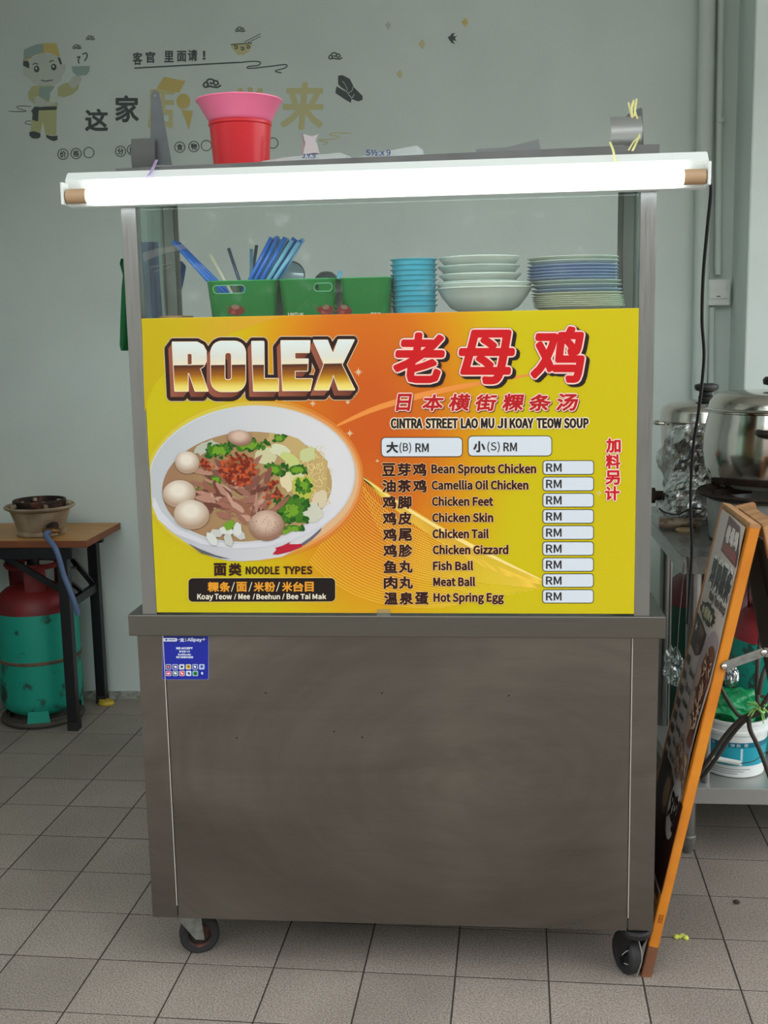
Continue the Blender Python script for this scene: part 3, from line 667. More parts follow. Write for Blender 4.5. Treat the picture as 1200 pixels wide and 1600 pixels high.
P('rim', clipL(ell(397, 741, 165.5, 111.5, math.radians(-3.5), 64)), flat((196, 200, 208)), .0013)
P('inner_wall', clipL(ell(397, 740.5, 163, 109, math.radians(-3.5), 64)), RIMI, .0015)
P('rim_front', [clipL(bq([(20, 560), (60, 640), (150, 715), (300, 775), (480, 800), (640, 792), (800, 750), (940, 670), (1040, 570), (1000, 570), (900, 655), (760, 730), (620, 768), (480, 776), (310, 750), (170, 690), (80, 600), (40, 520)]))], flat((204, 204, 210)), .0016)
SOUP = signgrad('soup_print', (150, 112, 84), (176, 150, 98), 0, .9)
P('broth', ell(390, 755.5, 136, 86, math.radians(-4), 60), SOUP, .0018)
random.seed(3)
def multi(name, LL, m, h):
    o = P(name, [[L] for L in LL], m, h); o['kind'] = 'stuff'; return o
multi('noodle_heap', [bq(blob(890, 420, 110, 150, .2, 16)), bq(blob(760, 250, 130, 60, .3, 16))], flat((186, 160, 104)), .0020)
bm = NB()
for k in range(46):
    x, y = random.uniform(830, 990), random.uniform(270, 560); a = random.uniform(0, 6.28)
    strokes(bm, bq(sm2([(x, y), (x+28*math.cos(a), y+28*math.sin(a)), (x+40*math.cos(a+.8), y+40*math.sin(a+.8))], 3)), .9, MS, .0022+k*.00001)
obj('noodle_strand', bm, flat((222, 202, 138)), pic, kind='stuff')
for k, (x, y, a, b, c) in enumerate([(650, 300, 60, 50, (196, 192, 150)), (740, 270, 60, 30, (202, 204, 170)), (800, 330, 70, 30, (188, 196, 120)), (820, 400, 60, 40, (200, 198, 150)), (770, 440, 50, 30, (214, 200, 160)), (880, 290, 40, 50, (190, 196, 140)), (950, 530, 50, 45, (206, 192, 160)), (900, 600, 50, 70, (196, 196, 178)), (860, 470, 60, 60, (176, 180, 70)), (330, 250, 70, 30, (176, 178, 160))]):
    P('cabbage_leaf', bq(blob(x, y, a, b, .3*k, 14, .22)), flat(c), .0024+k*.00002)
G1, G2, G3 = flat((62, 116, 26)), flat((30, 84, 22)), flat((108, 152, 36))
def herbs(cx, cy, a, b, n, h, s=16):
    for m_, f, hh in ((G2, 1, 0), (G1, .8, .0001), (G3, .35, .0002)):
        multi('green_herb', [bq(blob(cx+random.uniform(-a, a)*f, cy+random.uniform(-b, b)*f, s*random.uniform(.5, 1.1), s*random.uniform(.4, .9), random.random()*3, 8, .35)) for _ in range(int(n*(.4+f*.6)))], m_, h+hh)
herbs(400, 270, 70, 40, 26, .0027); herbs(560, 240, 110, 25, 30, .0028); herbs(730, 205, 30, 15, 8, .0028); herbs(700, 370, 50, 35, 18, .0028); herbs(830, 370, 60, 20, 16, .0028)
herbs(800, 590, 85, 72, 60, .0029, 20); herbs(860, 460, 40, 40, 14, .0029); herbs(320, 470, 40, 30, 12, .0027); herbs(380, 420, 30, 30, 10, .0027); herbs(800, 690, 60, 12, 14, .003)
for k in range(120):
    cx, cy = random.gauss(500, 130), random.gauss(500, 85); 
    if not (270 < cx < 760 and 330 < cy < 640): continue
    a = random.gauss(.5 if cx < 560 else -.9, .4); c = random.choice([(150, 100, 84), (126, 78, 66), (172, 128, 110), (104, 60, 50), (186, 146, 126), (140, 92, 70)])
    P('meat_shred', bq(blob(cx, cy, random.uniform(34, 62), random.uniform(9, 17), a, 10, .2)), flat(c), .0031+k*.000005)
LLr = {0: [], 1: [], 2: []}
for k in range(150):
    t_ = random.random()*6.28; r = random.random()**.6; LLr[k % 3].append(bq(blob(510+105*r*math.cos(t_), 370+85*r*math.sin(t_), random.uniform(8, 18), random.uniform(6, 12), random.random()*3, 7, .3)))
for k in range(24): LLr[k % 3].append(bq(blob(315+random.gauss(0, 18), 335+random.gauss(0, 14), 11, 8, random.random()*3, 7, .3))); LLr[k % 3].append(bq(blob(690+random.gauss(0, 25), 480+random.gauss(0, 30), 12, 8, random.random()*3, 7, .3)))
for i, c in enumerate(((150, 56, 26), (186, 82, 40), (116, 36, 20))): multi('fried_shallot', LLr[i], flat(c), .0038+i*.0001)
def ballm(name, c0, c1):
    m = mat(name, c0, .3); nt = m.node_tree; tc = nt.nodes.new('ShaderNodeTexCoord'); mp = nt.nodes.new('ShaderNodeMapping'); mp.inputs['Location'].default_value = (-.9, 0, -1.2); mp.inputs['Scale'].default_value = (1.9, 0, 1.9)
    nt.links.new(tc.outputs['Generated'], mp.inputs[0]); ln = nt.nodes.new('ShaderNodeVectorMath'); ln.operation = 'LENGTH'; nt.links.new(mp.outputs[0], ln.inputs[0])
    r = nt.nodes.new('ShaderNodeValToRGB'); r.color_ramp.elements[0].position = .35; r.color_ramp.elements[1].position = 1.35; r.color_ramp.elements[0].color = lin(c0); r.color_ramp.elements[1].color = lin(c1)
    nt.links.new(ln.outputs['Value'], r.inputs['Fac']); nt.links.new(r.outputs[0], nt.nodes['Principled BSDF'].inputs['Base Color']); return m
FB, MB_ = ballm('fish_ball_print', (222, 212, 196), (168, 140, 116)), ballm('meat_ball_print', (206, 178, 158), (142, 104, 84))
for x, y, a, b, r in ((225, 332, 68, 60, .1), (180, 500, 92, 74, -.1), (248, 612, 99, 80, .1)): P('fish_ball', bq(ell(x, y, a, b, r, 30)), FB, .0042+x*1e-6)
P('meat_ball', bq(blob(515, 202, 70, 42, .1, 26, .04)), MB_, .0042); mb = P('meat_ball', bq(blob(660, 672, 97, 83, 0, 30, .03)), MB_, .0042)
for k in range(40): pass
multi('pepper_speck', [bq(ell(660+random.uniform(-75, 75), 668+random.uniform(-60, 60), 2.5, 2.5, 0, 5)) for _ in range(40)], flat((120, 84, 66)), .0044)
for k, (x, y) in enumerate(((385, 715), (440, 700), (510, 720), (360, 745), (450, 748), (500, 690))): P('rice_cake', bq(blob(x, y, 42, 24, .3*k, 6, .12)), flat((204, 206, 200) if k % 2 else (190, 190, 184)), .0040+k*.00003)
P('scallion', bq([(420, 665), (470, 640), (488, 665), (470, 690), (440, 700)]), G3, .0043); P('scallion', bq([(745, 700), (790, 685), (790, 705), (750, 725)]), G3, .0043)
P('rooster_mark', bq([(690, 830), (712, 805), (705, 795), (740, 785), (790, 762), (780, 775), (830, 775), (860, 770), (850, 790), (790, 815), (730, 830), (715, 832)]), flat((176, 26, 50)), .0020)
P('rooster_tail', bq([(850, 770), (900, 735), (960, 683), (950, 705), (905, 750), (855, 785)]), flat((96, 96, 112)), .0021)
P('foot_shadow', bq([(225, 768), (290, 800), (380, 835), (460, 856), (400, 850), (300, 825)]), flat((92, 92, 92)), .0021)
# big red brush characters
RED, BLK, PNK = flat((196, 18, 26)), flat((34, 26, 24)), flat((244, 204, 190))
for s, bx in (('老', (625, 521, 700, 592)), ('母', (727, 517, 808, 594)), ('鸡', (837, 512, 914, 592))):
    letters('brush_character', s, bx, MS, .0016, RED, sign, 3.0, out=5.3, outm=PNK, sh=(5.9, 5, 3.5), shm=BLK, n=12, shear=.12)
for i, s in enumerate('日本横街粿条汤'):
    x = 627+i*41.2; letters('brush_character', s, (x, 612+(i % 2), x+(24 if i == 0 else 32), 637), MS, .0016, flat((178, 22, 30)), sign, .9, out=2.5, outm=PNK, sh=(2.4, 1.2, 1.2), shm=flat((90, 40, 30)), shear=.15)
x = 619
for s, a, b in (('CINTRA', 619, 667), ('STREET', 673, 722), ('LAO', 728, 753), ('MU', 759, 778), ('JI', 784, 797), ('KOAY', 803, 838), ('TEOW', 844, 881), ('SOUP', 886, 922)):
    letters('lettering', s, (a, 649.5, b, 664), MS, .0014, flat((34, 30, 28)), sign, .95, out=2.5, outm=flat((244, 222, 190)))
def pbox(name, x0, y0, x1, y1, r=5):
    o = shape(name, rrect(x0, y0, x1, y1, r), MS, .0010, flat((40, 30, 26)), sign); shape('box_face', rrect(x0+1.1, y0+1.1, x1-1.1, y1-1.1, r-1), MS, .0013, flat((206, 214, 222)), o); return o
pbox('price_box', 603, 678, 730, 709, 7); pbox('price_box', 738, 676, 867, 708, 7)
DB = flat((48, 18, 16)); INK = flat((44, 40, 42))
def T_(s, a, b, c, d, m=DB, bold=.6, **k): return letters('lettering', s, (a, b, c, d), MS, .0016, m, sign, bold, **k)
T_('大', 612, 686, 629, 702, INK, .8); T_('(B)', 632, 686, 650, 703, INK, .15); T_('RM', 657, 688, 677, 701, INK, .4)
T_('小', 747, 685, 764, 701, INK, .8); T_('(S)', 768, 685, 787, 702, INK, .15); T_('RM', 793, 687, 813, 700, INK, .4)
rows = [('豆芽鸡', 'Bean Sprouts Chicken', 842), ('油茶鸡', 'Camellia Oil Chicken', 830), ('鸡脚', 'Chicken Feet', 776), ('鸡皮', 'Chicken Skin', 776), ('鸡尾', 'Chicken Tail', 769), ('鸡胗', 'Chicken Gizzard', 799), ('鱼丸', 'Fish Ball', 745), ('肉丸', 'Meat Ball', 748), ('温泉蛋', 'Hot Spring Egg', 792)]
CR = flat((234, 190, 130))
for i, (zh, en, xe) in enumerate(rows):
    yc = 728+i*25.65; dx = i*.35
    for k, c in enumerate(zh): letters('lettering', c, (605+dx+k*24, yc-9, 605+dx+k*24+20, yc+10), MS, .0016, DB, sign, .9, out=1.7, outm=CR)
    low = any(c in 'pgjqy' for c in en)
    letters('lettering', en, (682+dx, yc-8, xe, yc+(10 if low else 6)), MS, .0016, DB, sign, .8, out=1.7, outm=CR)
    pbox('price_box', 852.5-i*.15, yc-13.5, 930.5-i*.15, yc+9); T_('RM', 858-i*.1, yc-8.5, 881-i*.1, yc+4, INK, .4)
for i, c in enumerate('加料另计'): letters('lettering', c, (949.5-i*.6, 681+i*25, 970-i*.6, 702+i*25), MS, .0016, flat((190, 24, 34)), sign, .9, out=2.3, outm=flat((244, 214, 200)))
for c, a in (('面', 338), ('类', 362)): letters('lettering', c, (a, 877, a+19, 896), MS, .0016, DB, sign, .9)
letters('lettering', 'NOODLE', (389, 882, 442, 894), MS, .0016, DB, sign, .6); letters('lettering', 'TYPES', (449, 882, 494, 894), MS, .0016, DB, sign, .6)
o = shape('noodle_box', rrect(295.5, 899.5, 531.5, 939.5, 8), MS, .0010, flat((222, 196, 120)), sign); shape('box_face', rrect(296.5, 900.5, 530.5, 938.5, 7), MS, .0013, flat((26, 18, 16)), o)
ORG = flat((222, 150, 40)); CRW = flat((226, 216, 196))
for s, a, b in (('粿', 328, 345), ('条', 347, 363), ('面', 374, 390), ('米', 402, 417), ('粉', 419, 435), ('米', 447, 462), ('台', 464, 480), ('目', 483, 496)): letters('lettering', s, (a, 907, b, 922), MS, .0016, ORG, sign, .6)
for a in (365, 393, 437): letters('lettering', '/', (a, 907, a+6, 922), MS, .0016, CRW, sign, .1)
for s, a, b in (('Koay', 311, 336), ('Teow', 339, 366), ('/', 370, 373), ('Mee', 377, 395), ('/', 400, 403), ('Beehun', 406, 443), ('/', 447, 450), ('Bee', 454, 472), ('Tai', 476, 491), ('Mak', 495, 516)):
    letters('lettering', s, (a, 926, b, 937 if s in ('Koay',) else 934.5), MS, .0016, CRW, sign, .4)
bm = NB(); p, q_ = MS(596, 951, .001), MS(617, 958, .001); box(bm, p.x, q_.x, -.0150, -.0120, ZT, p.z, .0005); obj('clear_clip', bm, CLEAR, sign)

# ------------------------------------------------------------------ TUBE LIGHT
tl = thing('tube_light', 'bright glowing fluorescent tube light across the top of the food cart', 'lamp', (.53, -.03, 1.64))
XA, XB = -.079, 1.140
bm = NB(); prism(bm, [(XA, -.012, 1.630), (XA, -.012, 1.6985), (XA, -.030, 1.6965), (XA, -.046, 1.680), (XA, -.034, 1.632)], (XB-XA, 0, 0)); bmesh.ops.bevel(bm, geom=bm.edges[:], offset=.0015, segments=2, affect='EDGES'); obj('housing', bm, WHITEP, tl)
ty_, tz = -.058, 1.6485
TE = mat('tube_glow', (240, 250, 255), .3, emit=TUBE_STRENGTH)
bm = NB(); tube(bm, [(XA+.048, ty_, tz), (XA+.052, ty_, tz), (XB-.052, ty_, tz), (XB-.048, ty_, tz)], [.011, .0145, .0145, .011], 20); obj('tube', bm, TE, tl, True)
for s, x in ((1, XA), (-1, XB)):
    bm = NB(); tube(bm, [(x+s*.006, ty_, tz), (x+s*.009, ty_, tz), (x+s*.047, ty_, tz), (x+s*.0475, ty_, tz)], [.010, .0140, .0140, .012], 20); obj('end_cap', bm, mat('tan_cap', (182, 150, 116), .5), tl, True)
    bm = NB(); box(bm, min(x, x+s*.006), max(x, x+s*.006), -.073, -.034, 1.632, 1.674, .002); obj('socket', bm, WHITEP, tl)
    bm = NB(); tube(bm, [(x-s*.004, ty_, tz-.004), (x+s*.001, ty_, tz-.004)], .0015, 8); obj('pin', bm, STEEL, tl)
# cord from the lamp to the prep table
bm = NB(); tube(bm, smooth_path([(1.143, -.045, 1.645), onY(1111, 300, .0), onY(1105, 360, .08), onY(1099, 430, .15), onY(1097, 500, .22), onY(1100, 560, .28), onY(1092, 640, .34), onY(1083, 700, .40), onY(1079, 780, .48), onY(1081, 850, .55), onY(1079, 900, .58), onY(1074, 975, .585)]), .0036, 8)
tag(obj('power_cord', bm, BLACK, None, True), 'long black power cord hanging from the right end of the tube light', 'cord')

# ================================================================== THINGS ON THE ROOF TRAY
RZ = rz(.29)+.0008
def soft(bm, amt, sc=30, seed=0):
    from mathutils import noise
    for v in bm.verts: v.co += Vector(noise.noise_vector(v.co*sc+Vector((seed, 0, 0))))*amt
    return bm
def rod_loft(bm, secs):
    """secs: list of loops of equal length"""
    R = [[bm.verts.new(p) for p in s] for s in secs]; n = len(R[0])
    for a, b in zip(R, R[1:]):
        for k in range(n): bm.faces.new((a[k], a[(k+1) % n], b[(k+1) % n], b[k]))
    bm.faces.new(R[0][::-1]); bm.faces.new(R[-1]); return bm
ARM = mat('dark_bare_metal', (92, 97, 99), .55, .5, var=.1, vscale=30)
REDP = mat('red_plastic', (208, 36, 46), .3, spec=.4); PINK = mat('pink_plastic', (246, 122, 160), .35, var=.04)
c = (.2325, .13, RZ)
bm = NB(); lathe(bm, [(0, .002), (.052, .002), (.054, 0), (.0565, .002), (.0625, .090), (.0645, .092), (.0645, .097), (.0610, .097), (.0550, .006), (0, .006)], c, 40); pail = obj('plastic_pail', bm, REDP, None, True, origin=c); tag(pail, 'red plastic pail standing on the cart roof under the pink basin', 'pail')
bm = NB(); lathe(bm, [(.0, .050), (.050, .050), (.0590, .0975), (.0620, .0985), (.0660, .104), (.0850, .1375), (.0878, .1390), (.0880, .1415), (.0850, .1415), (.0640, .104), (.0575, .0990), (.048, .054), (0, .054)], c, 44); tag(obj('plastic_basin', bm, PINK, None, True), 'pink flared plastic basin nested on top of the red pail', 'basin')
def MY(Y): return lambda x, y, h=0: onY(x, y, Y-h)
def plate_px(bm, L, Y, th):
    P_ = [onY(x, y, Y) for x, y in L]; return prism(bm, P_, (0, th, 0))
RZ = rz(.06)+.0003
t = thing('metal_bracket', 'tall tapered grey metal arm with a hole, on the left of the cart roof', 'bracket', (.075, .06, RZ))
L = [(234.5, 258), (269, 258), (250, 150), (247.5, 143.5), (242, 140.5), (237.5, 143), (236, 150)]; shp = fill2d([L, ell(242, 149, 1.6, 2.2, 0, 12)])
bm = NB(); M_ = MY(.06); a = [bm.verts.new(M_(x, y, 0)) for x, y in shp[0]]; b = [bm.verts.new(M_(x, y, -.003)) for x, y in shp[0]]
for f in shp[1]:
    bm.faces.new([a[i] for i in f]); bm.faces.new([b[i] for i in f][::-1])
for s0, n in ((0, 7), (7, 12)):
    for k in range(n): i, j = s0+k, s0+(k+1) % n; bm.faces.new((a[i], b[i], b[j], a[j]))
for v in bm.verts: v.co.z = max(v.co.z, RZ)
obj('arm', bm, ARM, t)
def curved_plate(x0, x1, yc, zb, zt, r, flare=0):
    """plate bent about the X axis: bulges towards the front"""
    bm = NB(); A_ = []; n = 14
    for k in range(n+1):
        s = k/n; z = zb+(zt-zb)*s; y = yc - r*math.sin(math.pi*min(1, .15+s*.85)) ; A_.append((y, z))
    fr = [[bm.verts.new((x, y+d, z)) for y, z in A_ for d in (0,)] for x in (x0, x1) for d in (0, .0018)]
    F0, B0, F1, B1 = fr
    for k in range(n):
        bm.faces.new((F0[k], F1[k], F1[k+1], F0[k+1])); bm.faces.new((B0[k], B0[k+1], B1[k+1], B1[k]))
        bm.faces.new((F0[k], F0[k+1], B0[k+1], B0[k])); bm.faces.new((F1[k], B1[k], B1[k+1], F1[k+1]))
    bm.faces.new((F0[0], B0[0], B1[0], F1[0])); bm.faces.new((F0[n], F1[n], B1[n], B0[n]))
    return bm
obj('curved_plate', curved_plate(.027, .076, .052, RZ, 1.770, .007), mat('matt_grey_metal', (128, 130, 127), .7, .2, var=.1), t, True)
RZ = rz(1.0)+.0003
t = thing('metal_bracket', 'bright curved metal plate bracket tied with yellow string, on the right of the cart roof', 'bracket', (1.0, .02, RZ))
obj('curved_plate', curved_plate(.966, 1.024, .012, RZ+.002, 1.771, .022), mat('satin_steel', (205, 206, 204), .5, .7), t, True)
bm = NB(); plate_px(bm, [(1001, 168), (1003.5, 170), (1005.5, 226), (976, 228), (974, 186), (983, 177)], .045, .003)
for v in bm.verts: v.co.z = max(v.co.z, RZ)
obj('arm', bm, ARM, t)
def ribbon(name, label, cat, strips, m, parent=None):
    bm = NB()
    for pts, wdt in strips:
        P_ = smooth_path(pts, 5); n = len(P_)
        for i in range(n-1):
            s = (RT*wdt*.36); tw = math.sin(i*.7)*.3
            a, b = P_[i], P_[i+1]; bm.faces.new([bm.verts.new(p) for p in (a-s, a+s, b+s, b-s)])
    bmesh.ops.remove_doubles(bm, verts=bm.verts, dist=1e-5); bmesh.ops.solidify(bm, geom=bm.faces[:], thickness=.0006)
    return tag(obj(name, bm, m), label, cat)
YS = mat('yellow_string', (206, 202, 136), .6, var=.15, vscale=40); PS = mat('purple_string', (170, 150, 190), .6)
ribbon('raffia_string', 'frayed yellow raffia string tied round the right roof bracket', 'string', [
    ([onY(953, 222, -.052), onY(958, 235, -.056), onY(960, 246, -.056), onY(963, 254, -.055)], .006), ([onY(999, 212, -.016), onY(993, 226, -.035), onY(988, 236, -.04)], .006), ([onY(998, 214, -.018), onY(990, 222, -.03), onY(982, 235, -.04)], .005),
    ([onY(999, 216, -.014), onY(999, 195, .0), onY(993, 176, .01), onY(990, 156, .012)], .005), ([onY(986, 182, .008), onY(984, 170, .01), onY(982, 160, .01)], .004), ([onY(991, 182, .007), onY(993, 168, .01), onY(995, 154, .01)], .005), ([onY(988, 184, .006), onY(987, 168, .009), onY(990, 158, .01)], .006)], YS)
ribbon('raffia_string', 'short purple plastic string hanging over the lamp housing by the left roof bracket', 'string', [([onY(245, 250, .02), onY(240, 261, -.034), onY(234, 272, -.052), onY(229, 278, -.054)], .008)], PS)
BAG = mat('white_poly_bag', (206, 214, 212), .35, trans=.25, bump=.5, bscale=50)
def pack(label, pts, w, seed, txt, tb):
    RZ = rz(onY(pts[len(pts)//2][0], 240, .085).x)+.0009
    """pts: (px, y_top, height) profile along the bundle"""
    bm = NB(); secs = []
    for x, h, dy in pts:
        p = onY(x, 240, .085).x; secs.append([(p, .085+dy+a*w, RZ+b*h) for a, b in ((0, 0), (.0, .55), (.12, .95), (.5, 1.05), (.88, .95), (1, .5), (1, 0))])
    rod_loft(bm, secs); bmesh.ops.subdivide_edges(bm, edges=bm.edges[:], cuts=2, use_grid_fill=True)
    soft(bm, .0022, 60, seed)
    for v in bm.verts: v.co.z = max(v.co.z, RZ)
    o = thing('poly_bag_bundle', label, 'bag', (onY(pts[len(pts)//2][0], 240, .085).x, .12, RZ)); obj('bundle', bm, BAG, o, True)
    M3 = MY(.078)
    for s, bx in zip(txt, tb): letters('handwriting', s, bx, M3, 0, mat('pen_blue', (38, 62, 140), .6), o, .25)
    return o
pack('flat white plastic bag bundle marked in blue ink beside the red pail', [(400, .010, 0), (406, .016, 0), (440, .022, 0), (500, .026, .0), (530, .028, 0), (545, .020, .003), (553, .008, .004)], .09, 1, ['J.Y.9'], [(472, 240, 493, 247)])
pack('flat white plastic bag bundle marked 5½ x 9 right of the other bundle', [(552, .008, .004), (558, .016, .003), (600, .024, 0), (650, .034, 0), (660, .026, 0), (664, .010, .003)], .09, 5, ['5½.x 9'], [(572, 234, 610, 243)])
bm = NB(); rod_loft(bm, [[onY(x, y, Y_) for x, y in L] for Y_, L in ((.11, [(474, 240), (496, 240), (492, 222), (497, 211), (485, 214), (472, 209), (477, 224)]), (.13, [(470, 240), (500, 240), (494, 221), (498, 209), (484, 212), (471, 208), (474, 223)]))]); bmesh.ops.subdivide_edges(bm, edges=bm.edges[:], cuts=3, use_grid_fill=True); soft(bm, .003, 60, 9)
for v in bm.verts: v.co.z = max(v.co.z, RZ+.02)
tag(obj('crumpled_bag', bm, mat('pinkish_bag', (216, 206, 208), .5, trans=.2), None, True), 'crumpled pale pinkish plastic bag sticking up behind the left bag bundle', 'bag')
bm = NB(); 
prism(bm, [onY(744, 233, .06), onY(790, 231, .06), onY(842, 217, .06), onY(845, 236, .06), onY(744, 240, .06)], (0, .14, 0)); bmesh.ops.bevel(bm, geom=bm.edges[:], offset=.0008, segments=1, affect='EDGES')
for v in bm.verts: v.co.z = max(v.co.z, RZ)
tag(obj('card_sheet', bm, mat('grey_card', (128, 132, 132), .7)), 'dull grey bent card lying on the right part of the cart roof', 'card')

# ================================================================== INSIDE THE GLASS CASE
SZ = 1.4102
GREEN = mat('green_plastic', (10, 118, 46), .32, spec=.4); GRL = mat('green_plastic_edge', (40, 160, 84), .3)
def bin_(label, px0, px1, hole, logo, word=None):
    Yf, Yb, zt = .055, .235, 1.4870; x0, x1 = onY(px0, 445, Yf).x+.001, onY(px1, 445, Yf).x-.001; tp = .007
    t = thing('green_basket', label, 'basket', ((x0+x1)/2, (Yf+Yb)/2, SZ), 'green plastic baskets in the glass case')
    def pt(x, y, z): 
        k = (1-(z-SZ)/(zt-SZ))*tp; cx, cy = (x0+x1)/2, (Yf+Yb)/2; return Vector((cx+(x-cx)*(1-k/((x1-x0)/2)), cy+(y-cy)*(1-k/((Yb-Yf)/2)), z))
    r = .022; per = rrect(x0, Yf, x1, Yb, r, 5)
    # front flat part with the grip hole, tessellated
    fx0, fx1 = x0+r, x1-r
    outer = [(fx0, SZ), (fx1, SZ), (fx1, zt), (fx0, zt)]; loops = [outer]
    if hole: loops.append(rrect(hole[0], 1.4625, hole[1], 1.4785, .0078, 6))
    bm = NB(); vs, fs = fill2d(loops); V = [bm.verts.new(pt(x, Yf, z)) for x, z in vs]
    for f in fs: bm.faces.new([V[i] for i in f])
    for i in range(len(per)):
        a, b = per[i], per[(i+1) % len(per)]
        if abs(a[1]-Yf) < 1e-6 and abs(b[1]-Yf) < 1e-6: continue
        bm.faces.new([bm.verts.new(p) for p in (pt(*a, SZ), pt(*b, SZ), pt(*b, zt), pt(*a, zt))])
    bm.faces.new([bm.verts.new(pt(x, y, SZ+.001)) for x, y in per])
    bmesh.ops.remove_doubles(bm, verts=bm.verts, dist=1e-5)
    o = obj('tub', bm, GREEN, t); sd = o.modifiers.new('wall', 'SOLIDIFY'); sd.thickness = .0014; sd.offset = 0
    bm = NB(); tube(bm, [pt(x, y, zt) for x, y in per+[per[0]]], .0016, 6, False); obj('rim', bm, GRL, t, True)
    h = hole or (None if not logo else None)
    if hole:
        H_ = rrect(hole[0], 1.4625, hole[1], 1.4785, .0078, 6); bm = NB(); tube(bm, [pt(x, Yf-.0005, z) for x, z in H_+[H_[0]]], .0011, 6, False); obj('grip_edge', bm, mat('pale_green', (96, 178, 130), .3), t, True)
    MB2 = lambda x, y, hh=0: pt(onY(x, y, Yf).x, Yf-.0012-hh, onY(x, y, Yf).z)
    for lx in logo:
        k = shape('flower_print', blob(lx, 485, 14, 8, 0, 14, .15), MB2, .0002, flat((128, 44, 38)), t, 'dark red printed motif'); shape('petal', [[blob(lx, 480, 7, 4, 0, 9, .2)]], MB2, .0004, flat((150, 110, 96)), k); shape('petal', [[blob(lx-4, 488, 4, 3, 0, 9, .2)]], MB2, .0005, flat((170, 70, 60)), k)
        k = shape('spout_print', stroke(sm2([(lx-16, 488), (lx-19, 482), (lx-17, 477), (lx-12, 480)]), 1.2)[0]+stroke(sm2([(lx-16, 488), (lx-19, 482), (lx-17, 477), (lx-12, 480)]), 1.2)[1][::-1], MB2, .0002, flat((90, 110, 70)), t)
    if word: letters('lettering', word[0], word[1], MB2, .0002, flat((220, 220, 200)), t, .3)
    return t
fx = lambda p: onY(p, 455, .055).x
bin_('green plastic basket at left holding the blue straws', 320, 432, (fx(332), fx(383)), [367])
bin_('green plastic basket in the middle of the glass case with one straw', 433, 525.5, (fx(491), fx(520)), [511], ('UNTUK', (446, 489, 473, 493.5)))
bin_('green plastic basket next to the blue dish stack', 528.5, 611, None, [534], ('TER', (580, 488.5, 598, 493)))
# straws
SB = mat('blue_straw', (36, 128, 232), .12, trans=.2, spec=.5); SLB = mat('pale_blue_straw', (128, 206, 236), .15, trans=.2); SWH = mat('cream_straw', (226, 226, 196), .3); SGR = mat('grey_blue_straw', (92, 120, 146), .2, trans=.3)
def straw(a, b, r, m, label, group=None):
    bm = NB(); a, b = Vector(a), Vector(b); d = (b-a).normalized(); b2 = b+d*.0
    P_ = [a, b]; tube(bm, P_, r, 10, False)
    for f in bm.faces: f.smooth = True
    o = obj('drinking_straw', bm, m, None, True); sd = o.modifiers.new('wall', 'SOLIDIFY'); sd.thickness = .0004; return tag(o, label, 'straw', group)
random.seed(11)
lab = 'wide blue drinking straw in the thick bundle leaning right from the left basket'
for k in range(15):
    f = k/14; l_ = k % 3; top = onY(424+f*50, 371+3*math.sin(k*1.7)+f*5, .095+.014*l_); bot = Vector((onY(366+f*36, 470, .12).x, .100+.014*l_, SZ+.012))
    straw(bot, top, .0042, (SB, SB, SLB, SB, SLB)[k % 5], lab, 'blue straws bundled in the left basket')
lab = 'dark blue drinking straw of the pair leaning far left out of the left basket'
for k in range(3): straw(Vector((.219+.008*k, .10+.02*k, SZ+.012)), onY(270+k*4.5, 377+k*1.5, .085+.012*k), .0044, SB, lab, 'blue straws leaning left')
straw((.222, .135, SZ+.012), onY(328, 397, .125), .0036, SWH, 'cream white straw leaning left in the left basket')
straw((.232, .165, SZ+.012), onY(357, 388, .165), .0036, SGR, 'grey blue straw leaning left between the cream straw and the bundle')
straw((.225, .20, SZ+.012), onY(393, 389, .20), .0036, SLB, 'pale blue straw standing upright just left of the straw bundle'); straw((.215, .21, SZ+.012), onY(401, 383, .215), .0036, SGR, 'grey blue straw standing upright behind the straw bundle')
straw((onY(514, 470, .12).x, .12, SZ+.012), onY(532, 423, .12), .0042, SLB, 'pale blue straw leaning in the middle basket')
# round clear lid and dark dome behind the baskets
t = thing('round_cover', 'round clear lid with a dark rim standing behind the middle basket', 'cover', (.318, .2, SZ+.05))
cc = onY(455, 430, .20); ax = Vector((.15, -1, .15)).normalized(); bm = NB(); lathe(bm, [(.0275, -.002), (.030, -.002), (.030, .002), (.0275, .002), (.0275, -.002)], cc, 36, axis=ax); obj('rim', bm, mat('dark_blue_rim', (48, 64, 92), .35), t, True)
bm = NB(); lathe(bm, [(0, .006), (.012, .005), (.0275, 0), (.0275, -.0008), (.012, .0042), (0, .0052)], cc, 30, axis=ax); obj('disc', bm, glassy('smoked_clear', tint=(.62, .74, .80), gloss=.15), t, True)
bm = NB(); lathe(bm, [(0, .030), (.012, .028), (.022, .020), (.028, .008), (.029, 0), (.027, 0), (.020, .018), (.010, .026), (0, .028)], (onY(510, 440, .17).x, .17, 1.478), 30, sy=.8); tag(obj('dark_ladle', bm, mat('dark_grey_plastic', (70, 84, 82), .4), None, True), 'dark rounded ladle bowl peeking over the rim of the middle basket', 'ladle')
bm = NB(); tube(bm, smooth_path([(.395, .17, 1.500), (.385, .17, 1.46), (.38, .165, 1.415)]), .003, 8)
for o_ in (obj('handle', bm, mat('dark_grey_plastic', (70, 84, 82), .4), D.objects['dark_ladle'], True),): pass
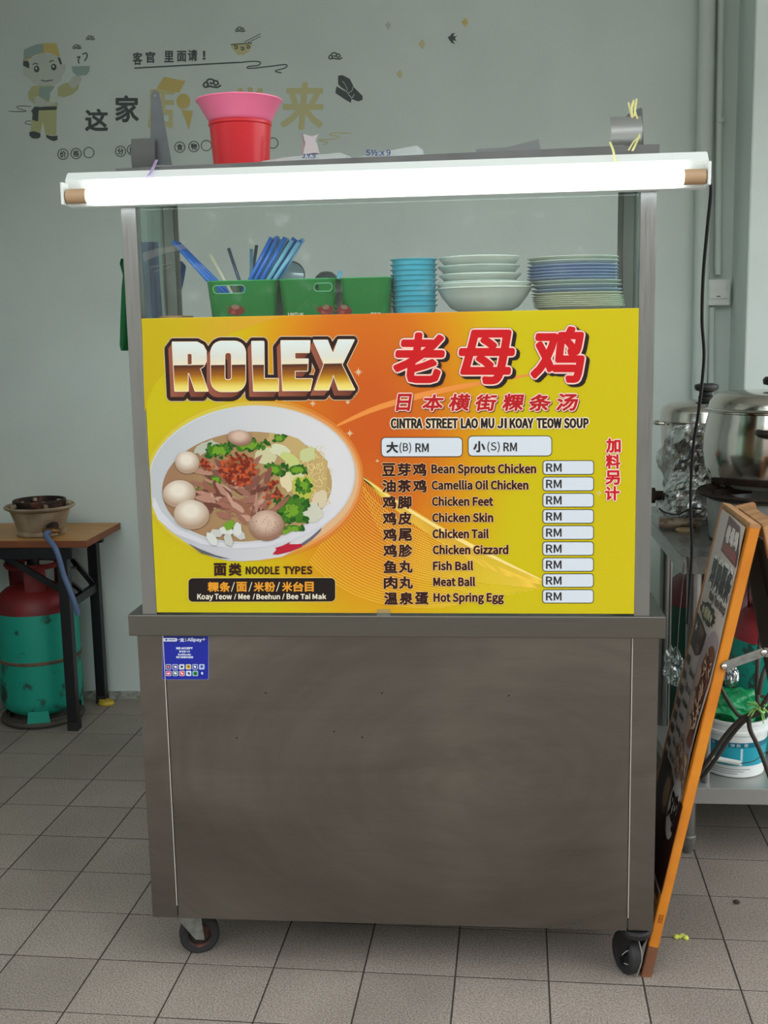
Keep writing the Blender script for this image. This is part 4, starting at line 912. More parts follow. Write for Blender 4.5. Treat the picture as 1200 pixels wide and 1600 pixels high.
# blue dishes
CY = mat('cyan_melamine', (84, 190, 214), .25, var=.05); PALEB = mat('celadon_white', (226, 234, 224), .18); PBL = mat('pale_blue_melamine', (166, 188, 220), .25); PCR = mat('cream_melamine', (226, 230, 206), .22); PGW = mat('greenish_white', (206, 220, 212), .2)
def stack(name, cat, c, prof, zs, mats, labels, group, seg=40):
    base = {}
    for i, (z, m) in enumerate(zip(zs, mats)):
        cx = c[0]+(c[2][i] if len(c) > 2 else 0)
        if m.name not in base:
            bm = NB(); lathe(bm, prof, (0, 0, 0), seg); o = obj(name, bm, m, None, True, origin=(0, 0, 0)); base[m.name] = o
        else: o = base[m.name].copy(); COL.objects.link(o)
        o.location = (cx, c[1], z); o['label'] = labels[i] if isinstance(labels, list) else labels; o['category'] = cat; o['group'] = group
h = .022
ords = ['bottom', 'second', 'third', 'fourth', 'fifth', 'sixth', 'seventh', 'eighth', 'ninth', 'top']
stack('small_dish', 'dish', (.5845, .115), [(0, .002), (.036, .002), (.037, 0), (.040, 0), (.0415, .003), (.0440, h-.0055), (.0452, h-.003), (.0484, h-.0012), (.0484, h), (.0455, h), (.0400, .006), (0, .005)], [SZ+.0002+k*.0102 for k in range(10)], [CY]*10,
      ['%s small blue dish counted from the shelf in the blue stack' % w if i else 'lowest small blue dish resting on the shelf in the blue stack' for i, w in enumerate(ords)][:9]+['topmost small blue dish of the blue stack beside the green baskets'], 'small blue dishes in a stack')
bowlp = [(0, .004), (.040, .004), (.042, 0), (.046, 0), (.048, .004), (.070, .014), (.088, .036), (.0955, .050), (.0985, .0525), (.0985, .055), (.0950, .055), (.0865, .0375), (.0685, .0158), (.041, .0066), (0, .0066)]
cb = onY(757, 450, .115).x
stack('large_bowl', 'bowl', (cb, .13), bowlp, [SZ+.0002, SZ+.0088], [PALEB, PALEB], ['lower of the two big white bowls nested at the bottom of the bowl stack', 'upper of the two big white bowls nested under the smaller bowls'], 'bowls in the middle stack')
sb = [(0, .003), (.042, .003), (.044, 0), (.047, 0), (.050, .004), (.066, .013), (.077, .028), (.0835, .0335), (.0845, .0355), (.0835, .037), (.0745, .030), (.063, .0165), (.046, .0075), (0, .006)]
stack('soup_bowl', 'bowl', (cb-.010, .13, [0, .001, -.001, 0]), sb, [1.4400, 1.4550, 1.4715, 1.4890], [PGW, PALEB, PGW, PALEB],
      ['lowest of the four smaller bowls, sitting in the big white bowls', 'second of the four smaller pale bowls counted from below', 'third of the four smaller pale bowls, with a leaf print', 'topmost bowl of the stack, with a large dark leaf print'], 'bowls in the middle stack')
soup = [o for o in D.objects if o.name.startswith('soup_bowl')]
def on_bowl(o, zoff):
    cx, cy, cz = o.location
    def M(x, y, hh=0):
        p = onY(x, y, .055); z = max(cz+.014, min(cz+.035, p.z)); f = (z-cz-.013)/.022; r = .066+.019*f+.0006+hh; dx = max(-r+.002, min(r-.002, p.x-cx)); return Vector((cx+dx, cy-math.sqrt(r*r-dx*dx), z))
    return M
soup.sort(key=lambda o: o.location.z)
for o, L_ in ((soup[3], ell(748, 409, 17, 4.5, -.05)), (soup[2], ell(708, 423, 12, 4.5, .2))): shape('leaf_print', L_, on_bowl(o, 0), .0006, flat((78, 96, 92)), o, 'dark leaf print')
shape('leaf_print', ell(711, 411, 3, 3.5), on_bowl(soup[3], 0), .0006, flat((176, 120, 100)), soup[3], 'small orange leaf print'); shape('leaf_print', ell(798, 423, 3, 3), on_bowl(soup[2], 0), .0006, flat((90, 104, 96)), soup[2], 'small dark leaf print')
ppx = [(484, PCR, 'c'), (480.5, PCR, 'c'), (476, PCR, 'c'), (471.5, PCR, 'c'), (467, PCR, 'c'), (462.5, PCR, 'c'), (457, PCR, 'c'), (451.5, PBL, 'b'), (444, PGW, 'w'), (438, PGW, 'w'), (433, PBL, 'b'), (428.5, PBL, 'b'), (423.5, PBL, 'b'), (418.5, PBL, 'b'), (413, PBL, 'b'), (406, PALEB, 't'), (400, PALEB, 't')]
pp = [(0, .002), (.050, .002), (.052, 0), (.055, 0), (.058, .002), (.076, .0050), (.0860, .0098), (.0925, .0125), (.0925, .0134), (.084, .0112), (.074, .0068), (.056, .0038), (0, .0036)]
n_ = {'c': 0, 'b': 0}; labs = []
cn = ['lowest', 'second lowest', 'third', 'fourth', 'fifth', 'sixth', 'topmost']; bn = ['lone pale blue plate lying between the cream plates and the two greenish plates', 'lowest pale blue plate of the run of five', 'second pale blue plate of the run of five', 'middle pale blue plate of the run of five', 'fourth pale blue plate of the run of five', 'topmost pale blue plate just under the white plates']
w_ = ['lower of the two greenish white plates in mid stack', 'upper of the two greenish white plates in mid stack', 'second plate from the top of the plate stack, white', 'white plate on the very top of the plate stack']
wi = 0
for y, m, k in ppx:
    if k == 'c': labs.append('%s cream plate in the bottom run of the plate stack' % cn[n_['c']]); n_['c'] += 1
    elif k == 'b': labs.append(bn[n_['b']]); n_['b'] += 1
    else: labs.append(w_[wi]); wi += 1
zs = [max(SZ+.0002, onY(890, y, .055).z-.0125) for y, m, k in ppx]
for i in range(1, len(zs)): zs[i] = max(zs[i], zs[i-1]+.0040)
stack('dinner_plate', 'plate', (.9105, .135, [(.010-.0008*i if i < 10 else -.0035+.0005*(i % 2)) for i in range(17)]), pp, zs, [m for y, m, k in ppx], labs, 'plates in the right stack')
# wooden rimmed sieves, blue cloth, printed bag, green cloth at the left post
for k, (x, r, lb) in enumerate(((268, 22, 'nearest'), (276, 20, 'middle'), (284, 17, 'rear'))):
    p = onY(x, 492, .07+.045*k); rr = r/820; bm = NB(); lathe(bm, [(rr-.003, 0), (rr, 0), (rr, .010), (rr-.003, .010), (rr-.003, 0)], (p.x, .075+.05*k if k else .07, SZ+.0002+.0004*k), 30, sy=.8)
    t = thing('sieve', '%s of the three small tan rimmed sieves behind the left corner of the sign' % lb, 'sieve', (p.x, .07+.05*k, SZ), 'tan rimmed sieves'); obj('hoop', bm, mat('tan_bamboo', (168, 128, 92), .6, var=.2), t, True)
    bm = NB(); lathe(bm, [(0, .0012), (rr-.003, .0012), (rr-.003, .0020), (0, .0020)], (p.x, .075+.05*k if k else .07, SZ), 24, sy=.8); obj('mesh', bm, mat('wire_mesh', (120, 120, 112), .5, .6), t)
def cloth(name, label, cat, L, Y, m, amp=.006, n=18, th=.0015):
    """hanging cloth: L = list of (px_left, px_right, py)"""
    bm = NB(); R = []
    for i in range(n+1):
        f = i/n*(len(L)-1); k = min(int(f), len(L)-2); s = f-k; a = [L[k][j]*(1-s)+L[k+1][j]*s for j in range(3)]
        row = []
        for q_ in range(11):
            u = q_/10; row.append(bm.verts.new(onY(a[0]+(a[1]-a[0])*u, a[2], Y+amp*math.sin(u*9+i*.25))))
        R.append(row)
    for a, b in zip(R, R[1:]):
        for k in range(10): bm.faces.new((a[k], a[k+1], b[k+1], b[k]))
    bmesh.ops.solidify(bm, geom=bm.faces[:], thickness=th)
    return tag(obj(name, bm, m, None, True), label, cat)
cloth('green_cloth', 'dark green cloth hanging outside the left post of the food cart', 'cloth', [(189, 216, 404), (187, 217, 412), (192, 219, 430), (190, 220, 450), (188, 221, 500), (187, 223, 540), (189, 223, 548)], .17, mat('green_fabric', (30, 112, 62), .8, var=.15, bump=.3))
cloth('blue_cloth', 'faded blue cloth hanging behind the left glass of the food cart', 'cloth', [(219, 247, 378), (217, 248, 400), (217, 250, 440), (219, 254, 490), (222, 256, 560)], .315, mat('blue_fabric', (70, 110, 178), .8, var=.15, bump=.3))
cloth('snack_packet', 'crumpled red and blue snack packet hanging beside the rear left post', 'packet', [(277, 284, 408), (277, 291, 416), (276, 289, 430), (277, 285, 450), (277, 279, 466)], .315, mat('packet_print', (40, 140, 206), .35, second=(196, 60, 70), ramp=(.50, .56), vscale=26, bump=.3), .004)

# ================================================================== LEFT: TABLE, STOVE, CYLINDER
WD = mat('table_wood', (200, 150, 84), .45, second=(172, 122, 62), ramp=(.35, .7), vscale=5, stretch=(1, 9, 9), bump=.08); WDE = mat('table_edge', (120, 66, 36), .6, var=.2)
t = thing('folding_table', 'wooden folding table with black metal legs by the left wall', 'table', (-1.2, 1.65, 0))
bm = NB(); box(bm, -1.75, -.644, 1.468, 1.838, .664, .689, .002); bmesh.ops.recalc_face_normals(bm, faces=bm.faces[:])
o = obj('table_top', bm, [WD, WDE], t)
for p in o.data.polygons: p.material_index = 1 if abs(p.normal.z) < .5 else 0
LG = mat('black_metal', (24, 24, 28), .4, spec=.4)
def tleg(x, y): bm = NB(); box(bm, x-.018, x+.018, y-.018, y+.018, .0, .664, .002); obj('leg', bm, LG, t); bm = NB(); box(bm, x-.0195, x+.0195, y-.0195, y+.0195, 0, .03, .002); obj('foot_cap', bm, RUBBER, t)
for x in (-.738, -1.66): tleg(x, 1.492); tleg(x, 1.79)
bm = NB(); box(bm, -1.72, -.70, 1.475, 1.50, .622, .664, .002); obj('apron', bm, LG, t)
bm = NB(); box(bm, -1.72, -.70, 1.78, 1.805, .622, .664, .002); obj('apron', bm, LG, t)
for x in (-.738, -1.66):
    bm = NB(); bar(bm, (x, 1.50, .452), (x, 1.79, .452), .02, .03); obj('crossbar', bm, LG, t)
    bm = NB(); bar(bm, (x-.005, 1.51, .655), (x-.005, 1.77, .470), .008, .022, (1, 0, 0)); obj('brace', bm, LG, t)
    bm = NB(); bar(bm, (x-.006, 1.515, .548), (x-.006, 1.66, .465), .008, .02, (1, 0, 0)); obj('brace', bm, LG, t)
    bm = NB(); bar(bm, (x-.012, 1.55, .57), (x-.012, 1.66, .56), .006, .014, (1, 0, 0)); obj('link', bm, LG, t)
bm = NB(); bar(bm, (-1.00, 1.50, .655), (-.745, 1.50, .50), .01, .022); obj('brace', bm, LG, t)
bm = NB(); lathe(bm, [(0, .0), (.030, 0), (.032, .006), (.026, .014), (.028, .018), (0, .018)], (-.715, 1.765, 0), 20, sy=.7); tag(obj('yellow_dish', bm, mat('yellow_plastic', (190, 166, 50), .5, var=.2), None, True), 'small yellow plastic lid on the floor by the rear table leg', 'lid')
# stove
SC = Vector((-.855, 1.60, .6892)); t = thing('gas_burner', 'old cream cast iron gas burner standing on the wooden table', 'stove', SC)
CI = mat('cream_cast_iron', (168, 152, 128), .55, .3, second=(120, 98, 78), ramp=(.4, .7), vscale=10, bump=.3)
bm = NB(); lathe(bm, [(0, .004), (.078, .004), (.082, 0), (.086, .004), (.085, .014), (.082, .018), (.090, .050), (.104, .088), (.122, .098), (.124, .103), (.118, .107), (.100, .096), (.086, .060), (.070, .030), (0, .026)], SC, 40); obj('bowl', bm, CI, t, True)
bm = NB(); lathe(bm, [(.080, .098), (.088, .098), (.093, .122), (.090, .126), (.084, .126), (.080, .098)], SC, 36); obj('ring', bm, IRON, t, True)
for a in (.4, 2.2, 4.0, 5.3):
    bm = NB(); d = Vector((math.cos(a), math.sin(a), 0)); bar(bm, SC+d*.060+Vector((0, 0, .118)), SC+d*.110+Vector((0, 0, .108)), .012, .012); obj('pan_support', bm, CI, t)
BR = mat('old_brass', (150, 112, 70), .4, .8, var=.25, vscale=30)
vc = Vector((onY(76, 812, 1.505).x, 1.505, .716)); bm = NB(); tube(bm, [vc+Vector((0, .05, .012)), vc+Vector((0, .012, .010))], .016, 14); obj('inlet', bm, IRON, t, True)
bm = NB(); tube(bm, [vc+Vector((-.028, .008, 0)), vc+Vector((-.02, .008, 0)), vc+Vector((.02, .008, 0)), vc+Vector((.028, .008, 0))], [.006, .009, .009, .006], 12); lathe(bm, [(0, -.012), (.010, -.012), (.010, .012), (0, .012)], vc, 12, axis=Vector((0, -1, 0))); obj('valve', bm, BR, t, True)
bm = NB(); tube(bm, [vc+Vector((.030, .006, 0)), vc+Vector((.040, .006, 0))], .011, 12); obj('valve_knob', bm, BR, t, True)
HB = mat('blue_grey_hose', (84, 104, 140), .5, var=.1)
bm = NB(); tube(bm, smooth_path([vc+Vector((.002, -.012, -.002)), vc+Vector((.006, -.046, -.008)), onY(88, 860, 1.43), onY(100, 900, 1.43), onY(112, 930, 1.43), onY(122, 960, 1.44)]), .0095, 12); tag(obj('gas_hose', bm, HB, None, True), 'blue grey rubber gas hose dangling from the cream burner', 'hose')
# gas cylinders
TEAL = mat('teal_paint', (20, 150, 128), .5, second=(40, 66, 58), ramp=(.58, .66), vscale=14, bump=.15); TEAL2 = mat('bright_teal_paint', (30, 170, 152), .45, second=(60, 96, 88), ramp=(.56, .60), vscale=26, bump=.2); DGR = mat('dark_green_paint', (16, 66, 48), .6, var=.2)
RDP = mat('dark_red_paint', (108, 24, 25), .5, var=.25, vscale=12)
def gas(label, c, r, z_sh, m, mtop, collar=True, band=True, base=True):
    """z_sh shoulder height"""
    c = Vector(c); t = thing('gas_cylinder', label, 'gas cylinder', c); z0 = .045 if base else .005
    bm = NB(); lathe(bm, [(0, z0-.0), (r*.80, z0), (r*.95, z0+.02), (r, z0+.05), (r, z_sh-.02)], c, 44); obj('body', bm, m, t, True)
    bm = NB(); lathe(bm, [(r, z_sh-.02), (r*.985, z_sh), (r*.90, z_sh+.030), (r*.70, z_sh+.055), (r*.4, z_sh+.070), (0, z_sh+.072)], c, 44); obj('dome', bm, mtop, t, True)
    if band:
        zz = (z0+z_sh)/2; bm = NB(); lathe(bm, [(r-.002, zz-.008), (r+.003, zz-.005), (r+.003, zz+.005), (r-.002, zz+.008)], c, 44); obj('weld_band', bm, mat('rusty_seam', (78, 72, 60), .8, second=(110, 84, 64), vscale=40, bump=.4), t, True)
    if base:
        bm = NB(); lathe(bm, [(r*.86, 0), (r*.90, 0), (r*.90, .012), (r*.90, .030), (r*.88, .030), (r*.86, .012), (r*.86, 0)], c, 40); lathe(bm, [(r*.80, .0), (r*.98, .002), (r*1.02, .012), (r*.98, .022), (r*.80, .022), (r*.80, 0)], c, 40); obj('foot_ring', bm, mat('muddy_metal', (70, 66, 58), .8, bump=.4), t, True)
        for a in (-1.3, .8, 2.9): bm = NB(); d = Vector((math.cos(a), math.sin(a), 0)); e = Vector((-d.y, d.x, 0)); prism(bm, [c+d*r*.90+e*s+Vector((0, 0, z)) for s, z in ((-.04, .022), (.04, .022), (.035, .065), (-.035, .065))], d*.008); obj('foot_tab', bm, m, t)
    if collar:
        zt = z_sh+.145; bm = NB(); lathe(bm, [(r*.62, zt-.008), (r*.66, zt-.012), (r*.70, zt), (r*.66, zt+.008), (r*.62, zt+.004), (r*.62, zt-.008)], c, 40); obj('collar_ring', bm, mtop, t, True)
        for a0 in (-1.15, .75, 2.65):
            bm = NB(); n = 8; V = [[bm.verts.new(c+Vector((rr*math.cos(a0+(k/n-.5)*.75), rr*math.sin(a0+(k/n-.5)*.75), z))) for k in range(n+1)] for rr, z in ((r*.64, z_sh+.04), (r*.66, zt-.004), (r*.69, zt-.004), (r*.67, z_sh+.035))]
            for u in range(4):
                for k in range(n): bm.faces.new((V[u][k], V[u][k+1], V[(u+1) % 4][k+1], V[(u+1) % 4][k]))
            obj('collar_plate', bm, mtop, t, True)
        bm = NB(); lathe(bm, [(.020, z_sh+.068), (.022, z_sh+.085), (.014, z_sh+.09), (.014, z_sh+.125), (.030, z_sh+.128), (.030, z_sh+.134), (.022, z_sh+.138), (.021, z_sh+.180), (.018, z_sh+.186), (0, z_sh+.186)], c, 20); obj('valve', bm, BLACK, t, True)
    return t
gas('teal and red gas cylinder under the wooden table at left', (-.905, 1.625, 0), .148, .435, TEAL, RDP)
gas('dark green gas cylinder with a red dome behind the prep table legs', (1.430, 1.30, 0), .150, .545, DGR, RDP, False, False)

# ================================================================== RIGHT: PREP TABLE AND WHAT IT CARRIES
PT = .806; t = thing('prep_table', 'stainless steel prep table with a lower shelf behind the folding board', 'table', (1.6, 1.0, 0))
TPM = mat('worn_steel_top', (150, 150, 148), .30, .9, rvar=.12, vscale=8, var=.15, bump=.1)
bm = NB(); prism(bm, [(1.219, .600, PT-.045), (2.15, .600, PT-.045), (2.15, 1.42, PT-.045), (1.219, 1.42, PT-.045)], (0, 0, .045)); bmesh.ops.bevel(bm, geom=bm.edges[:], offset=.002, segments=2, affect='EDGES'); obj('table_top', bm, TPM, t)
bm = NB(); box(bm, 1.225, 2.15, .600, 1.10, .150, .194, .002); obj('lower_shelf', bm, mat('grey_shelf', (168, 168, 164), .4, .5, var=.1, bump=.1), t)
for x, y in ((1.257, .632), (2.10, .632), (1.257, 1.08), (2.10, 1.38)):
    bm = NB(); tube(bm, [(x, y, .035), (x, y, PT-.045)], .019, 20); l = obj('leg', bm, STEEL, t, True)
    bm = NB(); lathe(bm, [(0, 0), (.010, 0), (.016, .012), (.019, .034), (.021, .040), (.021, .050), (.019, .052), (0, .052)], (x, y, 0), 18); obj('foot', bm, ZINC, l, True)
bm = NB(); tube(bm, [(1.300, .64, .194), (1.300, .64, PT-.045)], .011, 14); obj('shelf_rod', bm, STEEL, t, True)
# big burner with tall pot
c = Vector((1.492, .85, PT+.0002)); t = thing('burner_stand', 'round grey burner stand with a black knob under the big pot', 'stove', c)
bm = NB(); lathe(bm, [(0, 0), (.150, 0), (.156, .004), (.162, .060), (.166, .112), (.160, .118), (.10, .118), (.09, .06), (0, .05)], c, 44); obj('casing', bm, mat('grey_enamel', (158, 160, 158), .4, .4, var=.1), t, True)
bm = NB(); lathe(bm, [(.150, .118), (.188, .122), (.194, .128), (.190, .133), (.150, .128), (.150, .118)], c, 44); obj('trivet_ring', bm, IRON, t, True)
for a in (0.2, 1.3, 2.4, 3.5, 4.6, 5.6): bm = NB(); d = Vector((math.cos(a), math.sin(a), 0)); bar(bm, c+d*.06+Vector((0, 0, .135)), c+d*.175+Vector((0, 0, .135)), .01, .016); obj('pan_support', bm, IRON, t)
kc = c+Vector((-.014, -.162, .078)); bm = NB(); lathe(bm, [(0, -.002), (.030, -.002), (.032, .006), (.026, .014), (0, .016)], kc, 28, axis=Vector((-.08, -1, .05)).normalized()); box(bm, kc.x-.005, kc.x+.005, kc.y-.026, kc.y-.010, kc.z-.022, kc.z+.022, .002); obj('knob', bm, BLACK, t, True)
c2 = c+Vector((0, 0, .1435)); t = thing('cooking_pot', 'big shiny lidded steel pot on the round burner, nearest the pillar', 'pot', c2)
bm = NB(); lathe(bm, [(0, .001), (.120, .0), (.140, .004), (.160, .020), (.177, .060), (.182, .100), (.178, .150), (.169, .185), (.166, .200), (.172, .203), (.172, .206), (.164, .206), (.16, .19), (.17, .1), (.15, .02), (0, .006)], c2, 56); obj('body', bm, CHROME, t, True)
bm = NB(); lathe(bm, [(.160, .206), (.176, .206), (.180, .209), (.174, .212), (.168, .214), (.164, .228), (.152, .246), (.135, .252), (.06, .256), (0, .257)], c2, 56); obj('lid', bm, CHROME, t, True)
bm = NB(); lathe(bm, [(0, .257), (.012, .257), (.012, .268), (.028, .272), (.030, .284), (.024, .292), (0, .294)], c2, 24); obj('lid_knob', bm, BLACK, t, True)
for s in (-1, 1):
    d = Vector((math.sin(.30), s*math.cos(.30), 0)) if s < 0 else Vector((-math.sin(.30), math.cos(.30), 0)); d = Vector((-.10, s, 0)).normalized(); e = Vector((-d.y, d.x, 0)); bm = NB()
    P_ = [c2+d*(.176+k)+e*w_x+Vector((0, 0, .158)) for w_x, k in ((-.058, -.006), (-.056, .020), (-.040, .034), (0, .038), (.040, .034), (.056, .020), (.058, -.006))]; tube(bm, smooth_path(P_, 5), .010, 12); obj('handle', bm, mat('bakelite', (36, 26, 24), .35), t, True)
# rear pot on small burner
c = Vector((1.385, 1.215, PT+.0002)); t = thing('small_burner', 'small dark burner under the rear pot beside the foil', 'stove', c)
bm = NB(); lathe(bm, [(0, 0), (.085, 0), (.088, .004), (.080, .05), (.088, .10), (.096, .150), (.090, .152), (.075, .10), (0, .08)], c, 30); obj('casing', bm, IRON, t, True)
bm = NB(); tube(bm, [onY(1016, 774, 1.12), onY(1045, 774, 1.14)], .014, 14); tube(bm, [onY(1018, 774, 1.12), onY(1023, 774, 1.12)], .023, 14); obj('gas_inlet', bm, IRON, t, True)
bm = NB(); tube(bm, [onY(1045, 774, 1.14), (1.315, 1.19, .90)], .012, 12); obj('pipe_stub', bm, IRON, t, True)
c2 = c+Vector((0, 0, .1525)); t = thing('cooking_pot', 'lidded steel pot with a black knob at the back, wrapped by foil', 'pot', c2)
bm = NB(); lathe(bm, [(0, .0), (.090, .0), (.112, .010), (.126, .040), (.130, .090), (.131, .135), (.140, .137), (.142, .140), (.136, .142), (.127, .141), (.126, .09), (.118, .03), (0, .006)], c2, 48); obj('body', bm, CHROME, t, True)
bm = NB(); lathe(bm, [(.126, .142), (.136, .142), (.134, .148), (.132, .168), (.126, .182), (.110, .192), (.05, .201), (0, .203)], c2, 48); obj('lid', bm, CHROME, t, True)
bm = NB(); lathe(bm, [(0, .203), (.022, .203), (.024, .210), (.017, .216), (.017, .224), (.032, .230), (.036, .238), (.034, .246), (.020, .250), (0, .251)], c2, 28); obj('lid_knob', bm, BLACK, t, True)
bm = NB(); d = Vector((-1, -.15, 0)).normalized(); tube(bm, smooth_path([c2+d*.128+Vector((0, -.03, .135)), c2+d*.155+Vector((0, -.02, .136)), c2+d*.155+Vector((0, .02, .136)), c2+d*.128+Vector((0, .03, .135))]), .005, 8); obj('handle', bm, CHROME, t, True)
# crumpled foil windshield
FOIL = mat('aluminium_foil', (240, 240, 240), .20, 1.0, bump=.9, bscale=22)
bm = NB(); R = []; nx, nz = 40, 46
from mathutils import noise as NS
for i in range(nz+1):
    f = i/nz; row = []
    for k in range(nx+1):
        u = k/nx; ang = math.radians(205+u*110); rr = .150+.010*math.sin(f*9)
        x = 1.372+rr*math.cos(ang)*.95; y = 1.20+rr*math.sin(ang); topz = PT+.27+.025*math.sin(u*math.pi)-(.05 if u < .08 else 0)
        z = PT+.001+(topz-PT)*f; p = Vector((x, y, z)); q_ = NS.noise_vector(p*28)*.009+NS.noise_vector(p*60)*.0040; q_.z *= .3
        if i == 0: q_.z = 0
        row.append(bm.verts.new(p+q_))
    R.append(row)
for a, b in zip(R, R[1:]):
    for k in range(nx): bm.faces.new((a[k], a[k+1], b[k+1], b[k]))
bmesh.ops.solidify(bm, geom=bm.faces[:], thickness=.0008)
for v in bm.verts: v.co.z = max(v.co.z, PT+.0003)
tag(obj('foil_shield', bm, FOIL), 'crumpled aluminium foil wrapped round the front of the rear pot', 'foil')
# gas pipe lying on the table
t = thing('gas_pipe', 'rusty horizontal gas pipe with a white ring lying on the prep table', 'pipe', (1.29, 1.0, PT))
pa, pb = onY(1010, 806, 1.0), onY(1106, 812, .99); pa.z = pb.z = PT+.0165
bm = NB(); tube(bm, [(1.222, 1.005, PT+.0165), (1.335, .99, PT+.0165)], .0155, 16); obj('pipe', bm, mat('stained_pipe', (146, 128, 110), .55, .3, second=(88, 66, 52), ramp=(.45, .65), vscale=40, bump=.2), t, True)
bm = NB(); tube(bm, [(1.306, .994, PT+.0165), (1.310, .9935, PT+.0165)], .0162, 16); obj('band', bm, WHITEP, t, True)
bm = NB(); tube(bm, smooth_path([(1.225, 1.03, PT+.055), (1.24, 1.02, PT+.045), (1.275, 1.015, PT+.040), (1.31, 1.01, PT+.056), (1.34, 1.0, PT+.058)]), .003, 8); tag(obj('thin_wire', bm, BLACK, None, True), 'thin black wire drooping above the rusty gas pipe', 'wire')
bm = NB(); lathe(bm, [(0, 0), (.020, 0), (.022, .006), (.018, .010), (0, .011)], (1.285, .955, PT+.0002), 20, sx=1.2); tag(obj('tan_disc', bm, mat('dull_tan', (150, 128, 92), .6), None, True), 'flat tan cap lying in front of the rusty gas pipe', 'cap')
# cylinder and bucket on the lower shelf
SHZ = .1945
t = gas('bright teal gas cylinder with a red collar on the lower shelf', (1.560, .945, SHZ), .140, .335, TEAL2, mat('rose_red_paint', (176, 52, 62), .45, var=.15), True, True, False)
c = Vector((1.392, .745, SHZ)); t = thing('paint_bucket', 'white plastic bucket with a teal printed label on the lower shelf', 'bucket', c)
bm = NB(); lathe(bm, [(0, .004), (.074, .004), (.076, 0), (.080, .003), (.0835, .060), (.0865, .118), (.0905, .120), (.0905, .128), (.0870, .130), (.0880, .146), (.0915, .148), (.0915, .156), (.0870, .156), (.0850, .13), (.078, .008), (0, .008)], c, 48); obj('body', bm, mat('white_bucket', (222, 228, 226), .35, var=.04), t, True)
def MBk(x, y, hh=0):
    """x angle degrees (front = -90), y height"""
    r = .0800+(y-.003)/.115*.0065+.0004+hh; a = math.radians(x); return c+Vector((r*math.cos(a), r*math.sin(a), y))
def band(name, a0, a1, z0, z1, hh, m, par):
    bm = NB(); n = 20
    A_ = [bm.verts.new(MBk(a0+(a1-a0)*k/n, z0, hh)) for k in range(n+1)]; B_ = [bm.verts.new(MBk(a0+(a1-a0)*k/n, z1, hh)) for k in range(n+1)]
    for k in range(n): bm.faces.new((A_[k], A_[k+1], B_[k+1], B_[k]))
    return obj(name, bm, m, par, True)
lb = band('label', -175, -20, .035, .100, .0003, flat((38, 158, 178)), t); band('label_header', -175, -20, .086, .100, .0006, flat((16, 108, 132)), lb); band('label_gap', -90, -86, .037, .084, .0007, flat((190, 226, 232)), lb)
for s, a in (('防', -142), ('水', -130), ('公', -118), ('弹', -107), ('耐', -97), ('雨', -84)): letters('lettering', s, (a, -.0975, a+6.5, -.0885), lambda x, y, hh=0: MBk(x, -y, hh), .0010, flat((220, 236, 238)), t, .0)
for k in range(3): band('small_print', -150, -70-12*k, .024-.006*k, .0262-.006*k, .0004, flat((160, 168, 168)), t)
bm = NB(); tube(bm, smooth_path([MBk(-25, .122, .006), MBk(-45, .085, .02), MBk(-72, .060, .024), MBk(-92, .052, .022)]), .0014, 6); obj('handle_wire', bm, STEELD, t, True)
bm = NB(); tube(bm, [MBk(-92, .052, .022), MBk(-135, .056, .024)], .007, 12); obj('handle_grip', bm, WHITEP, t, True)
# green bag and clear bag
GB = mat('green_poly_bag', (40, 176, 110), .3, trans=.35, bump=.8, bscale=50)
def lump(name, label, c, sx, sy, sz, m, seed, amt=.3):
    bm = NB(); bmesh.ops.create_icosphere(bm, subdivisions=4, radius=1)
    for v in bm.verts:
        n = NS.noise(v.co*2.2+Vector((seed, 0, 0))); n2 = abs(NS.noise(v.co*6+Vector((0, seed, 0)))); v.co *= 1+amt*n-amt*.8*n2; v.co = Vector((c[0]+v.co.x*sx, c[1]+v.co.y*sy, c[2]+max(v.co.z, -.8)*sz))
    return tag(obj(name, bm, m, None, True), label, 'bag')
lump('green_bag', 'shiny green plastic bag stuffed into the top of the white bucket', (c.x+.0, c.y, c.z+.172), .082, .078, .048, GB, 3)
lump('foil_packet', 'crinkled silver packet on top of the green plastic bag', onY(1142, 1055, .76), .020, .03, .036, mat('silver_film', (200, 204, 206), .2, .9, bump=.8, bscale=50), 8)
cbag = lump('clear_bag', 'crumpled clear plastic bag hanging behind the left edge of the board', onY(1053, 1045, .55), .026, .04, .05, CLEAR, 5, .5)
bm = NB(); tube(bm, smooth_path([cbag.location+Vector((.004, .0, .08)), cbag.location+Vector((.012, .02, .18)), Vector((1.226, .597, .79))]), .0009, 6); obj('tie_string', bm, STEELD, cbag)
bm = NB(); a = onY(1065, 1060, .66); tube(bm, [Vector((1.165, .66, .0)), a], .008, 12); tag(obj('blue_pole', bm, mat('blue_paint', (70, 110, 160), .4), None, True), 'slanting blue pole between the food cart and the board', 'pole')
# tied hoses
HM = mat('dark_hose', (66, 62, 56), .5, var=.15)
def hose(label, P_, r): bm = NB(); tube(bm, smooth_path(P_, 7), r, 10); tag(obj('rubber_hose', bm, HM, None, True), label, 'hose', 'dark hoses tied in a knot')
hose('dark hose running from the green knot down left, the upper of two', [onY(1092, 1208, .50), onY(1112, 1180, .48), onY(1136, 1146, .47), onY(1160, 1122, .46), onY(1185, 1110, .45), onY(1205, 1080, .44)], .0055)
hose('dark hose running from the green knot down left, the lower of two', [onY(1096, 1216, .52), onY(1118, 1186, .50), onY(1142, 1150, .49), onY(1166, 1124, .48), onY(1188, 1114, .47), onY(1210, 1100, .46)], .0055)
hose('dark hose looping from behind the board up into the green knot', [onY(1120, 1060, .50), onY(1132, 1085, .49), onY(1146, 1108, .475), onY(1158, 1120, .465), onY(1176, 1119, .46)], .005)
